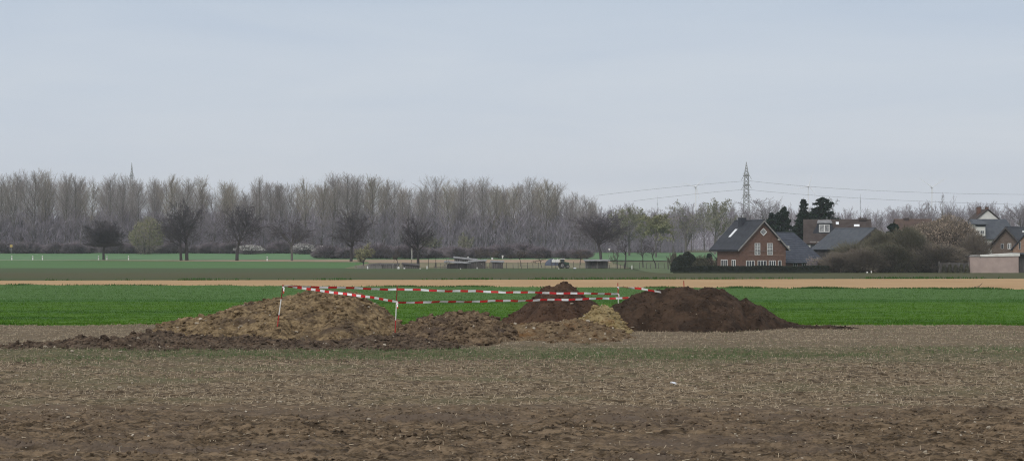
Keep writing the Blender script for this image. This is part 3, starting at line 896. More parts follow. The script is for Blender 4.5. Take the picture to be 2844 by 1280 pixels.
SP['fruit'] = dict(tl=.36, r=.020, lv=[
    dict(seg=5, wob=.14, tip=.75, n=5, t0=.75, ang=(25, 65), ratio=1.1, shape=lambda t: 1 + 0 * t, rr=.6, rmin=.05),
    dict(seg=7, wob=.24, trop=.05, tip=.25, n=9, t0=.2, ang=(30, 65), ratio=.42, rr=.5, rmin=.022),
    dict(seg=4, wob=.18, trop=.04, tip=.35, n=8, t0=.15, ang=(25, 60), ratio=.55, rr=.6, rmin=.014),
    dict(seg=3, wob=.2, tip=.5)])


def skeleton(kind, h, w, seed, sub=None):
    rng = np.random.default_rng(seed)
    s = SP[kind]; lv = [dict(l) for l in s['lv']]
    if sub:
        for i, k in sub.items(): lv[i].update(k)
    k = s.get('multi', 1)
    P = np.zeros((k, 3)); D = np.tile(UP, (k, 1))
    if k > 1:
        a = rng.uniform(0, 6.28, k)
        rr = np.sqrt(rng.random(k)) * s['spread']
        P[:, 0] = np.cos(a) * rr * h * .45; P[:, 1] = np.sin(a) * rr * h * .45
        D = D + np.stack([np.cos(a) * rr, np.sin(a) * rr, 0 * a], 1) * 1.2
    segs = grow(rng, P, D, np.full(k, h * s['tl']), np.full(k, h * s['r']), lv)
    return fit(segs, h, w), rng


def dome_twigs(rng, n, rx, ry, zc, up, low, l0, l1, r, seed=3):
    """fine twigs filling a lumpy rounded crown"""
    v = norm(rng.normal(size=(n, 3)))
    lump = 1 + .34 * fbm(v[:, 0] * 2.2 + v[:, 2] * 1.7 + seed * 7, v[:, 1] * 2.2 - v[:, 2] * 1.3, seed + 50, 3)
    q = (rng.random(n) ** .42) * lump
    P = np.stack([v[:, 0] * rx * q, v[:, 1] * ry * q, zc + np.where(v[:, 2] > 0, up, low) * v[:, 2] * q], 1)
    d = norm(np.stack([P[:, 0], P[:, 1], (P[:, 2] - zc) + up * .45], 1) + rng.normal(0, .55, (n, 3)))
    L_ = rng.uniform(l0, l1, n)
    return (P - d * (L_ * .5)[:, None], P + d * (L_ * .5)[:, None], np.full(n, r), np.full(n, r * .6))


def leafcards(mb, rng, segs, n, size, mi, spread=.15, zmin=0):
    A = np.concatenate([s[0] for s in segs[-2:]]); B = np.concatenate([s[1] for s in segs[-2:]])
    i = rng.integers(0, len(A), n); t = rng.random(n)[:, None]
    C = A[i] * (1 - t) + B[i] * t + rng.normal(0, spread, (n, 3))
    C = C[C[:, 2] > zmin]; n = len(C)
    U = norm(rng.normal(size=(n, 3))); V = norm(np.cross(U, rng.normal(size=(n, 3))))
    s = (size * rng.uniform(.5, 1.3, n))[:, None]
    mb.quads(C, U * s, V * s * .6, mi)


def make_tree(name, label, cat, kind, loc, h, w, seed, bark, twig, leaf=None, nleaf=0, lsize=.08, group=None, sub=None, spread=.15, rscale=1.0, lean=None, zmin=0, shell=None):
    segs, rng = skeleton(kind, h, w, seed, sub)
    if shell:
        segs.append(dome_twigs(rng, shell[3], w / 2, w / 2, shell[0] * h, shell[1] * h, shell[2] * h, .35, .95, .017 if kind != 'poplar' else .010))
    root = thing(name, label, cat, loc, 0, group)
    bushy = kind == 'bush'
    t = MB()
    s0 = segs[0]
    t.tubes(s0[0], s0[1], s0[2] * rscale, s0[3] * rscale, 7)
    c = MB()
    for i, s in enumerate(segs[1:]):
        c.tubes(s[0], s[1], s[2] * rscale, s[3] * rscale, 5 if i == 0 and not bushy else 3, 0)
    mats = [twig]
    if not bushy:
        # main limbs carry the bark
        c = MB(); s = segs[1]; c.tubes(s[0], s[1], s[2] * rscale, s[3] * rscale, 5, 1)
        for s in segs[2:]: c.tubes(s[0], s[1], s[2] * rscale, s[3] * rscale, 3, 0)
        mats = [twig, bark]
    if leaf is not None:
        leafcards(c, rng, segs, nleaf, lsize, len(mats), spread, zmin); mats = mats + [leaf]
    if bushy:
        bpy.data.objects.remove(root)
        c.tubes(s0[0], s0[1], s0[2] * rscale, s0[3] * rscale, 6, len(mats)); mats = mats + [bark]
        return tag(c.build(name, mats, loc=loc), label, cat, group)
    t.build('trunk', bark, root)
    c.build('crown', mats, root)
    return root


def base(px, d, dz=0):
    return (WX(px, d), d, float(gz(d)) + dz)


def hgt(ytop, d):
    return ZY(ytop, d) - float(gz(d))


# ---- the wood: tall bare poplars in rows
TOPX = [-200, 0, 60, 100, 150, 175, 200, 235, 262, 270, 330, 380, 430, 480, 545, 575, 600, 615, 630, 660, 680, 690, 750, 800, 830, 860, 920, 975, 1020, 1030, 1080, 1120, 1150, 1180, 1200, 1260, 1310, 1345, 1390, 1430, 1470, 1520, 1560, 1600, 1640, 1700]
TOPY = [470, 470, 466, 468, 466, 470, 478, 482, 505, 492, 480, 478, 480, 483, 483, 500, 525, 505, 494, 512, 520, 500, 484, 500, 500, 496, 480, 474, 484, 480, 480, 498, 530, 500, 487, 486, 483, 490, 500, 500, 484, 498, 500, 530, 545, 560]
pop = []
for i in range(8):
    yellow = i in (2, 5, 7)
    pop.append(make_tree('poplar', 'tall bare poplar in the rows of the far wood', 'tree', 'poplar', (0, 0, 0), 25, [9.5, 11, 8.0, 10, 8.5, 9, 10.5, 9.5][i], 500 + i, M['bark'], M['twig_poplar_yellow'] if yellow else M['twig_poplar'], group='tall poplars of the far wood', shell=(.66, .335, .30, 2600)))
rr = random.Random(9)
used = set()
for row, (d, sp, drop) in enumerate([(566, 42, 0), (578, 46, 22), (594, 48, 30), (615, 52, 40)]):
    px = -190 + rr.random() * 30
    while px < 1650:
        yt = float(np.interp(px, TOPX, TOPY)) + drop * rr.uniform(.4, 1) + rr.uniform(-6, 13) + (14 * rr.random() if row == 0 and rr.random() < .25 else 0)
        if any(abs(px - q) < 13 for q in (262, 602, 1152)):
            px += 22; continue
        dd = d + rr.uniform(-4, 4)
        h = hgt(yt, dd); s = h / 25
        i = rr.randrange(8); v = pop[i]
        ws = s * rr.uniform(.72, 1.05)
        loc = base(px, dd, -.1); rz = rr.uniform(0, 6.28)
        if i not in used:
            used.add(i); v.location = loc; v.rotation_euler = (0, 0, rz); v.scale = (ws, ws, s)
        else:
            dup(v, loc, rz, (ws, ws, s))
        px += sp * rr.uniform(.6, 1.35)

# ---- smaller bare trees of the wood and the belt of trees behind the village
und = []
for i in range(6):
    und.append(make_tree('bare_tree', 'smaller bare grey tree filling the lower storey of the wood', 'tree', 'oak', (0, 0, 0), 14, [9, 8, 10, 8.5, 7.5, 9.5][i], 600 + i, M['bark'], M['twig_grey'], group='lower bare trees of the wood', sub={3: {'n': 2}}))
used = set()
for row, (d, sp, y0, y1) in enumerate([(561, 46, 585, 630), (572, 50, 570, 610), (586, 60, 560, 600)]):
    px = -180 + rr.random() * 40
    while px < 1900:
        yt = rr.uniform(y0, y1)
        dd = d + rr.uniform(-3, 3); h = hgt(yt, dd); s = h / 14
        i = rr.randrange(6); v = und[i]; loc = base(px, dd, -.1); rz = rr.uniform(0, 6.28)
        if i not in used:
            used.add(i); v.location = loc; v.rotation_euler = (0, 0, rz); v.scale = (s, s, s)
        else:
            dup(v, loc, rz, (s, s, s))
        px += sp * rr.uniform(.6, 1.4)
far = []
for i in range(4):
    t_ = dup(und[i], (0, 0, 0), 0, (1, 1, 1), 'hazy bare tree in the belt behind the village roofs'); t_['group'] = 'hazy bare trees behind the village'
    far.append(t_)
FX = [1590, 1640, 1700, 1760, 1850, 1960, 2000, 2060, 2100, 2150, 2200, 2260, 2330, 2400, 2480, 2560, 2600, 2640, 2700, 2760, 2844, 3000]
FY = [548, 552, 556, 562, 566, 560, 556, 565, 545, 545, 560, 560, 568, 580, 570, 558, 555, 558, 560, 555, 558, 560]
used = set()
for row, (d, sp) in enumerate([(640, 52), (720, 60), (820, 64)]):
    px = 1600 + rr.random() * 40
    while px < 3040:
        yt = float(np.interp(px, FX, FY)) + rr.uniform(-4, 22) + row * 3
        dd = d + rr.uniform(-15, 15); h = hgt(yt, dd); s = h / 14; ws = s * rr.uniform(.6, .85)
        i = rr.randrange(4); v = far[i]; loc = base(px, dd, -.1); rz = rr.uniform(0, 6.28)
        if i not in used:
            used.add(i); v.location = loc; v.rotation_euler = (0, 0, rz); v.scale = (ws, ws, s)
        else:
            dup(v, loc, rz, (ws, ws, s))
        px += sp * rr.uniform(.6, 1.4)


def brush(name, label, n, x0, x1, d0, d1, hfun, m, seed, l0=.8, l1=2.6, r=.03, vert=.5):
    rng = np.random.default_rng(seed)
    d = rng.uniform(d0, d1, n); x = rng.uniform(x0, x1, n) * d / F
    px = x / d * F
    H = hfun(px + CX, d) * (.75 + .5 * vnoise(x * .25, d * .1, seed))
    z = gz(d) + H * (1 - rng.random(n) ** .6 * 1.0)
    v = rng.normal(size=(n, 3)); v[:, 2] = np.abs(v[:, 2]) + vert * 2
    v = norm(v) * rng.uniform(l0, l1, n)[:, None]
    P = np.stack([x, d, z - .4], 1)
    o = MB().tubes(P, P + v, r, r * .6).build(name, m)
    return tag(o, label, None, kind='stuff')


brush('wood_undergrowth', 'grey twiggy undergrowth at the foot of the far wood', 120000, -1650, 480, 557, 640, lambda p, d: np.interp(p, [-200, 1500, 1700, 1900], [13, 13, 10, 8]), M['brush'], 91, .8, 2.8, .045)
brush('far_thicket', 'hazy grey thicket closing the view behind the village', 42000, 150, 1650, 660, 900, lambda p, d: np.interp(p, [1500, 2000, 2900], [13, 13, 13]), M['brush'], 92, 1.2, 3.6, .05)

def lumpy_bush(label, px, d, ytop, wpx, n, seed, twig, leaf=None, nleaf=0, lsize=.07, lzmin=.0, low=.5, r=.02, name='garden_bush'):
    rng = np.random.default_rng(seed)
    h, w = hgt(ytop, d), wpx * d / F
    mb = MB()
    zc = h * low
    t = dome_twigs(rng, n, w / 2, min(w / 2, 3.2), zc, h - zc, zc, .4, 1.3, r * 1.15, seed)
    k = t[0][:, 2] > -.1
    mb.tubes(t[0][k], t[1][k], t[2][k], t[3][k], 3, 0)
    mats = [twig]
    P0 = rng.normal(0, w * .12, (12, 3)); P0[:, 2] = 0; P1 = P0 * 2.2; P1[:, 2] = h * rng.uniform(.5, .8, 12)
    mb.tubes(P0, P1, .06, .02, 5, 1); mats.append(M['bark_dark'])
    if leaf is not None:
        q = dome_twigs(rng, nleaf * 3, w / 2, min(w / 2, 3.2), zc, h - zc, zc, .1, .2, r, seed)
        C = q[1]; e = (C[:, 0] / (w / 2)) ** 2 + (C[:, 1] / min(w / 2, 3.2)) ** 2 + ((C[:, 2] - zc) / (h - zc)) ** 2
        C = C[(e > .55) & (C[:, 2] > lzmin * h)][:nleaf]; m_ = len(C)
        U_ = norm(rng.normal(size=(m_, 3))); V_ = norm(np.cross(U_, rng.normal(size=(m_, 3)))); s_ = (lsize * rng.uniform(.5, 1.3, m_))[:, None]
        mb.quads(C, U_ * s_, V_ * s_ * .6, 2); mats.append(leaf)
    return tag(mb.build(name, mats, loc=base(px, d, -.05)), label, 'bush')


M['twig_thicket'] = mat('thicket_twigs', (.075, .062, .050), (.25, .21, .165), .35, 4, island=.6)
M['twig_olive'] = mat('olive_thicket_twigs', (.058, .056, .037), (.195, .178, .125), .35, 4, island=.6)

# ---- hedge bushes along the wood edge
hb = []
for i in range(5):
    o = lumpy_bush('low dark bare bush in the hedge below the wood', 0, 552, HZ + (EYE - float(gz(552)) - 3) * F / 552, 6.4 * F / 552, 1900, 700 + i, M['brush_dark'], r=.032, name='hedge_bush')
    o['group'] = 'dark bushes along the wood edge'; hb.append(o)
used = set(); px = -170
while px < 1650:
    d = 552 + rr.uniform(-3, 3)
    if px > 880: d = 488 + rr.uniform(-10, 6)
    yt = rr.uniform(670, 687) if px < 880 else rr.uniform(676, 698)
    h = hgt(yt, d); s = h / 3; i = rr.randrange(5); v = hb[i]; loc = base(px, d, -.05); rz = rr.uniform(0, 6.28); sc = (s * rr.uniform(.8, 1.3), s, s)
    if i not in used:
        used.add(i); v.location = loc; v.rotation_euler = (0, 0, rz); v.scale = sc
    else:
        dup(v, loc, rz, sc)
    px += rr.uniform(20, 36) if not (235 < px < 260) else 55

# ---- the row of roadside trees, each its own
def solo(label, kind, px, d, ytop, wpx, seed, bark=None, twig=None, name='bare_tree', leaf=None, nleaf=0, lsize=.1, sub=None, group='bare roadside trees', spread=.2, cat='tree', rscale=1.0, zmin=0, shell=None):
    h = hgt(ytop, d); w = wpx * d / F
    return make_tree(name, label, cat, kind, base(px, d, -.05), h, w, seed, bark or M['bark_dark'], twig or M['twig_dark'], leaf, nleaf, lsize, group, sub, spread, rscale, zmin=zmin, shell=shell)


solo('small dense dome shaped dark tree, leftmost of the roadside row', 'round', 288, 462, 613, 96, 801, sub={0: {'n': 20, 'ang': (3, 62), 't0': .85}, 1: {'n': 13, 't0': .3}, 2: {'n': 10}, 3: {'n': 5}}, rscale=1.5, shell=(.42, .58, .07, 7000))
solo('slim left trunk of the tall pair of dark roadside trees', 'oak', 503, 458, 585, 104, 802, rscale=1.4, shell=(.48, .5, .22, 500))
solo('stout right trunk of the tall pair of dark roadside trees', 'oak', 519, 459, 555, 122, 803, rscale=1.4, shell=(.48, .52, .24, 800))
solo('broad egg shaped dark tree right of the tall pair', 'oak', 658, 457, 562, 134, 804, sub={0: {'n': 22}}, rscale=1.4, shell=(.46, .54, .26, 1300))
solo('open spreading tree with forked thick limbs and pale trunk', 'round', 811, 454, 604, 122, 805, bark=M['bark'], sub={0: {'n': 8, 'ang': (15, 55)}, 3: {'n': 4}}, rscale=1.3, shell=(.6, .4, .24, 350))
solo('tall dark tree behind the pale budding bush', 'oak', 975, 446, 582, 112, 806, sub={0: {'n': 22}}, rscale=1.4, shell=(.52, .48, .28, 800))
solo('slim dark tree standing behind the long low dark shed', 'oak', 1161, 372, 597, 86, 807, rscale=1.4, shell=(.58, .42, .28, 450))
solo('wide domed oak with stout trunk near the white roofed shelter', 'round', 1669, 458, 588, 156, 808, rscale=1.4, sub={0: {'n': 15, 'ang': (4, 62)}}, shell=(.50, .5, .22, 1300))
solo('thin crooked dark tree right of the white roofed shelter', 'fruit', 1735, 356, 640, 62, 809, group='crooked garden trees')
solo('first small gnarled tree in the allotment right of the crooked tree', 'fruit', 1786, 372, 665, 44, 810, group='crooked garden trees')
solo('small gnarled tree nearest the dark round bush', 'fruit', 1821, 368, 662, 56, 811, group='crooked garden trees')
solo('large many stemmed rounded tree left of the brick house', 'round', 1905, 470, 560, 120, 812, bark=M['bark'], twig=M['twig_grey'], leaf=M['leaf_green'], nleaf=2600, lsize=.13, sub={0: {'t0': .35, 'n': 8, 'ang': (5, 35)}}, group=None)
solo('yellow green drooping willow before the wood', 'willow', 1822, 500, 596, 96, 813, name='willow_tree', bark=M['bark'], twig=M['leaf_yellow'], leaf=M['leaf_yellow'], nleaf=9000, lsize=.16, group=None)
solo('olive tinted budding tree left of the yellow willow', 'oak', 1748, 520, 572, 120, 814, bark=M['bark'], twig=M['twig_poplar_yellow'], leaf=M['leaf_green'], nleaf=3500, lsize=.16, group=None)
solo('olive tinted budding tree just left of the brick house roof', 'oak', 1985, 540, 552, 110, 815, bark=M['bark'], twig=M['twig_poplar_yellow'], leaf=M['leaf_green'], nleaf=2500, lsize=.16, group=None)
lumpy_bush('yellow green rounded bush beside the leftmost roadside tree', 408, 540, 606, 98, 2600, 816, M['twig_poplar_yellow'], M['leaf_yellow'], 3600, .15, .25, .5, .03, name='budding_bush')
solo('dull green bush behind the slim dark tree', 'bush', 1195, 500, 655, 60, 817, name='budding_bush', leaf=M['leaf_green'], nleaf=2200, lsize=.12, cat='bush', group=None)
solo('faint pale green bush at the right end of the blossom bushes', 'bush', 1292, 512, 645, 42, 818, name='budding_bush', leaf=M['leaf_green'], nleaf=1200, lsize=.12, twig=M['twig_poplar_yellow'], cat='bush', group=None)
solo('pale cream budding bush on a short stem', 'round', 1010, 380, 676, 48, 819, name='budding_bush', leaf=M['leaf_pale'], nleaf=6500, lsize=.055, twig=M['twig_brown'], bark=M['bark_dark'], cat='bush', group=None, sub={0: {'t0': .35}}, spread=.12)
for (px, d, yt, w, lab, s_) in [(690, 540, 680, 84, 'wide white blossoming bush behind the egg shaped tree', 821), (842, 540, 676, 62, 'white blossoming bush right of the open spreading tree', 822), (898, 538, 684, 56, 'white blossoming bush left of the tall dark tree', 823), (1256, 505, 690, 40, 'white blossoming bush left of the pair behind the tin roofed shed', 824), (1300, 505, 692, 44, 'white blossoming bush right of the pair behind the tin roofed shed', 825)]:
    lumpy_bush(lab, px, d, yt, w, 1500, s_, M['brush_dark'], M['blossom'], 1500, .10, .42, .4, .03, name='blossom_bush')['group'] = 'white blossoming bushes'
for (px, d, yt, w, lab, s_) in [(1446, 385, 693, 60, 'brownish fruit tree behind the posts right of the single shed', 831), (1505, 370, 700, 44, 'small bare fruit tree left of the green tractor', 832), (1610, 392, 690, 62, 'brownish bushy fruit tree left of the white roofed shelter', 833), (1715, 362, 690, 34, 'little bare tree close beside the crooked tree', 834), (1108, 378, 690, 24, 'small upright bare tree left of the slim dark tree', 835), (1350, 470, 690, 70, 'dark rounded bare bush behind the tin roofed shed', 836), (1080, 470, 682, 64, 'dark purple bare bush right of the pale budding bush', 837)]:
    solo(lab, 'fruit' if px not in (1350, 1080) else 'bush', px, d, yt, w, s_, twig=M['twig_brown'] if px != 1080 else M['twig_dark'], group=None, sub=None, name='bare_tree' if px not in (1350, 1080) else 'bare_bush', cat='tree' if px not in (1350, 1080) else 'bush')


# ---- conifers
def conifer(label, px, d, ytop, wpx, seed, ragged=.3, name='conifer', pine=False):
    rng = np.random.default_rng(seed)
    h = hgt(ytop, d); w = wpx * d / F / 2
    root = thing(name, label, 'tree', base(px, d, -.05))
    MB().tubes([(0, 0, 0), (0, 0, h * .5)], [(0, 0, h * .5), (0, 0, h)], [.22, .14], [.14, .02], 7).build('trunk', M['bark_dark'], root)
    mb = MB()
    P0, P1, RR = [], [], []
    z = h * .12
    while z < h * .985:
        t = (z / h - .12) / .88
        rad = w * ((1 - t) ** (.85 if name != 'pine' else .5)) * rng.uniform(1 - ragged, 1 + ragged) + .12
        for k in range(rng.integers(6, 10)):
            a = rng.uniform(0, 6.28); rl = rad * rng.uniform(.55, 1.1)
            tip = np.array([math.cos(a) * rl, math.sin(a) * rl, z + rl * (rng.uniform(-.35, .12) if not pine else rng.uniform(-.1, .5))])
            P0.append((0, 0, z)); P1.append(tip); RR.append(rl)
        z += h * .03 * rng.uniform(.7, 1.3)
    P0, P1, RR = np.array(P0), np.array(P1), np.array(RR)
    mb.tubes(P0, P1, .035, .012, 3, 1)
    n = 130
    t = rng.random((len(P0), n)) ** .6
    C = P0[:, None] + (P1 - P0)[:, None] * t[..., None]
    C = C + rng.normal(0, 1, C.shape) * np.array([.16, .16, .10]) * (.35 + .5 * RR[:, None, None] / w)
    C[..., 2] -= .12 * rng.random(C.shape[:2]) * RR[:, None]
    C = C.reshape(-1, 3); n = len(C)
    U = norm(rng.normal(size=(n, 3)) * np.array([1, 1, .6])); V = norm(np.cross(U, rng.normal(size=(n, 3))))
    s = rng.uniform(.09, .26, n)[:, None]
    mb.quads(C, U * s, V * s * .35, 0)
    mb.build('crown', [M['conifer'], M['bark_dark']], root)
    return root


conifer('dark conifer nearest behind the brick house ridge', 2142, 372, 588, 110, 901, .4)
conifer('dark ragged conifer second behind the brick house', 2178, 375, 571, 125, 902, .55)
conifer('slim pointed spruce between ragged conifer and bushy pine', 2232, 380, 548, 92, 903, .35, 'spruce')
conifer('wide dark yew filling the gap behind the brick house chimney side', 2160, 378, 588, 190, 931, .3, 'conifer')
conifer('wide dark conifer mass below the bushy pine', 2262, 388, 574, 200, 932, .35, 'conifer')
conifer('broad lower conifer in front of the pointed spruce', 2225, 362, 588, 140, 906, .45)
conifer('big bushy dark pine rising behind the dormer house', 2285, 378, 543, 120, 904, .4, 'pine')
conifer('dark bushy pine beside the grey roofed barn ridge', 2483, 335, 617, 120, 905, .4, 'pine')
solo('drooping bare birch right of the bushy pine', 'birch', 2318, 384, 549, 64, 907, bark=M['bark_dark'], twig=M['twig_brown'], name='birch_tree', group=None)
solo('tall thin bare tree above the beige topped bush', 'oak', 2612, 470, 536, 62, 908, bark=M['bark'], twig=M['twig_grey'], group=None, sub={0: {'n': 10}, 2: {'n': 5}})
for (px, d, yt, w, lab, s_) in [(2395, 430, 585, 80, 'grey bare tree right of the cream gable', 911), (2480, 440, 572, 110, 'broad grey bare tree above the rust brown roof', 912), (2560, 430, 560, 110, 'broad grey bare tree behind the beige topped bush', 913), (2680, 450, 565, 110, 'grey bare tree left of the two chimneys', 914), (2730, 470, 560, 90, 'grey bare tree behind the tall brick chimney', 915), (2830, 440, 560, 90, 'grey bare tree at the right edge behind the roofs', 916), (2120, 480, 548, 130, 'pale rounded bare tree right of the pylon', 917)]:
    solo(lab, 'oak' if px != 2120 else 'poplar', px, d, yt, w, s_, bark=M['bark'], twig=M['twig_grey'], group='bare trees behind the village roofs')

# ---- garden thicket on the right
def thick(label, px, d, ytop, w, seed, leaf, nleaf, lsize, twig=None, zmin=0, name='garden_bush'):
    return solo(label, 'bush', px, d, ytop, w, seed, name=name, leaf=leaf, nleaf=nleaf, lsize=lsize, twig=twig or M['twig_brown'], bark=M['bark_dark'], cat='bush', group=None, zmin=zmin, rscale=1.5, spread=.15)


lumpy_bush('huge rounded bush with a beige blossoming top', 2612, 317, 606, 215, 30000, 921, M['twig_thicket'], M['blossom_beige'], 26000, .085, .36, .45, .026)
lumpy_bush('see-through brown bush below the grey barn roof', 2372, 311, 676, 150, 8000, 922, M['twig_olive'])
lumpy_bush('tall olive brown bush covering the right end of the barn roof', 2452, 313, 640, 130, 15000, 923, M['twig_olive'], M['shrub_leaf'], 4000, .08)
lumpy_bush('dense olive green bush left of the huge rounded bush', 2525, 310, 634, 110, 15000, 924, M['twig_olive'], M['shrub_leaf'], 6000, .08)
lumpy_bush('thin bare bush right of the huge rounded bush', 2702, 314, 652, 96, 6500, 925, M['twig_thicket'])
lumpy_bush('low dark bush under the huge rounded bush', 2590, 308, 676, 210, 14000, 926, M['twig_thicket'], M['hedge_leaf'], 3000, .07)
lumpy_bush('low brown brush at the left end of the garden thicket', 2322, 307, 708, 130, 5500, 927, M['twig_thicket'])
lumpy_bush('low dark green brush at the foot of the dense olive bush', 2480, 308, 676, 190, 11000, 928, M['twig_olive'], M['hedge_leaf'], 4000, .07)
lumpy_bush('low brown brush in the middle of the garden thicket', 2400, 307, 690, 190, 10000, 929, M['twig_thicket'])
thick('pale twiggy shrub in front of the blue grey side roof', 2257, 306, 712, 34, 930, M['blossom_beige'], 700, .05, twig=M['twig_grey'])
thick('brown garden bush left of the brick house wall', 1940, 322, 706, 60, 931, M['shrub_leaf'], 1200, .06)
thick('reddish brown garden bush against the brick house', 1985, 324, 712, 60, 932, M['blossom_beige'], 500, .05)
thick('dull brown twiggy bush behind the dark round bush', 1880, 345, 698, 50, 933, M['leaf_green'], 500, .06)


def leafy_block(name, label, cat, x0, x1, d0, d1, h, m, seed, n, size, dome=False, group=None):
    """clipped evergreen: a solid core with an outer layer of leaf faces"""
    rng = np.random.default_rng(seed)
    cx, cd = (x0 + x1) / 2, (d0 + d1) / 2
    z0 = float(gz(cd)) - .05
    hx, hd = (x1 - x0) / 2, (d1 - d0) / 2
    root = thing(name, label, cat, (cx, cd, z0), group=group)
    k = max(12, int(hx * 2 / .3)); u = np.linspace(-1, 1, k); a = np.linspace(0, math.pi, 15)

    def prof(u, a):
        top = h * (1 + .04 * np.sin(u * 9) + .05 * fbm(u * hx * .6, a, seed, 3))
        if dome:
            top = h * np.sqrt(np.clip(1 - u ** 2 * .96, .02, 1)) * (1 + .10 * fbm(u * 3, a * 1.5, seed, 3)); e = .8
        else:
            e = .28
        c, s = np.cos(a), np.sin(a)
        y = -np.sign(c) * np.abs(c) ** e * hd * (np.sqrt(np.clip(1 - u ** 2, .05, 1)) if dome else 1)
        z = np.abs(s) ** e * top
        return np.stack([u * hx + 0 * a, y, z], -1)
    U, A = np.meshgrid(u, a)
    V = prof(U, A)
    mb = MB(); mb.grid(V[..., 0] * .97, V[..., 1] * .93, V[..., 2] * .95)
    mb.build('core', m, root, smooth=True)
    u = rng.uniform(-1, 1, n); a = rng.uniform(0, math.pi, n)
    C = prof(u, a) + rng.normal(0, size * .6, (n, 3))
    Uv = norm(rng.normal(size=(n, 3))); Vv = norm(np.cross(Uv, rng.normal(size=(n, 3))))
    s = (size * rng.uniform(.5, 1.3, n))[:, None]
    mb = MB(); mb.quads(C, Uv * s, Vv * s * .6)
    mb.build('foliage', m, root)
    return root


leafy_block('clipped_hedge', 'long low clipped dark hedge in front of the brick house', 'hedge', WX(1864, 302), WX(2300, 302), 301, 303.0, 1.15, M['hedge_leaf'], 941, 26000, .07)
leafy_block('round_evergreen', 'dark rounded evergreen bush at the left end of the hedge', 'bush', WX(1862, 318), WX(1915, 318), 315, 319, 2.9, M['hedge_leaf'], 942, 5000, .09, True)
leafy_block('round_evergreen', 'taller dark rounded evergreen beside the hedge end', 'bush', WX(1882, 322), WX(1938, 322), 319, 323, 3.4, M['hedge_leaf'], 943, 5000, .09, True)
leafy_block('round_evergreen', 'lower dull green bush right of the dark round bushes', 'bush', WX(1920, 316), WX(1975, 316), 314, 318, 2.3, M['shrub_leaf'], 944, 4000, .09, True)
for i in range(5):
    px = 2622 + i * 16
    rng_ = np.random.default_rng(950 + i)
    r0 = leafy_block('columnar_thuja', 'clipped green thuja column in the row along the dark fence', 'shrub', WX(px - 6, 304), WX(px + 6, 304), 303.6, 304.5, 1.45 * (1 + .05 * math.sin(i * 3)), M['shrub_leaf'], 960 + i, 700, .06, True, 'thuja columns along the dark fence')
conifer('small pointed dark conifer behind the brown garden bush', 1970, 335, 705, 10, 909, .2)

# ------------------------------------------------------------------ buildings
def quad_rows(mb, a, b, c, d, rows, t=.03, thick=.12, mat=0):
    """a roof plane a(bottom left) b(bottom right) c(top right) d(top left) laid in overlapping courses"""
    a, b, c, d = map(lambda q: np.array(q, float), (a, b, c, d))
    n = np.cross(b - a, d - a); n /= np.linalg.norm(n)
    if n[2] < 0: n = -n
    mb.slab([a, b, c, d] if np.cross(b - a, c - a)[2] > 0 else [d, c, b, a], thick, mat)
    for i in range(rows):
        f0, f1 = i / rows, min(1, (i + 1.0) / rows)
        p0, p1 = a + (d - a) * f0, b + (c - b) * f0
        q0, q1 = a + (d - a) * f1, b + (c - b) * f1
        v = [p0 + n * t, p1 + n * t, q1 + n * .004, q0 + n * .004, p0, p1]
        mb.add(v, [(0, 1, 2, 3), (4, 5, 1, 0)], mat)


class Frame:
    """local frame: u to the right, v away from the camera, z up"""
    def __init__(self, x, y, z, th):
        self.o = np.array([x, y, z]); self.th = th


def window(parent, u0, u1, z0, z1, v, axis='v', bars=(1, 0), fr=.07, glass='glass', dirn=-1, grey_reflection=False):
    """window on the wall plane at v; axis 'v': wall faces -v, axis 'u': wall faces -u (then u0,u1 run along v)"""
    def bx(mb, a0, a1, b0, b1, c0, c1, m=0):
        if axis == 'v': mb.box(a0, a1, b0, b1, c0, c1, m)
        else: mb.box(b0, b1, a0, a1, c0, c1, m)
    g_ = MB(); bx(g_, u0, u1, v - .02, v + .02, z0, z1)
    w = g_.build('window', M['grey_reflection'] if grey_reflection else M[glass], parent)
    f = MB(); o0, o1 = v - .06, v + .01
    bx(f, u0 - fr, u0, o0, o1, z0 - fr, z1 + fr); bx(f, u1, u1 + fr, o0, o1, z0 - fr, z1 + fr)
    bx(f, u0, u1, o0, o1, z0 - fr, z0); bx(f, u0, u1, o0, o1, z1, z1 + fr)
    for i in range(bars[0]):
        x = u0 + (u1 - u0) * (i + 1) / (bars[0] + 1); bx(f, x - fr * .6, x + fr * .6, o0 + .005, o1, z0, z1)
    for i in range(bars[1]):
        z = z0 + (z1 - z0) * (i + 1) / (bars[1] + 1); bx(f, u0, u1, o0 + .008, o1, z - fr * .4, z + fr * .4)
    f.build('frame', M['frame'], w)
    return w


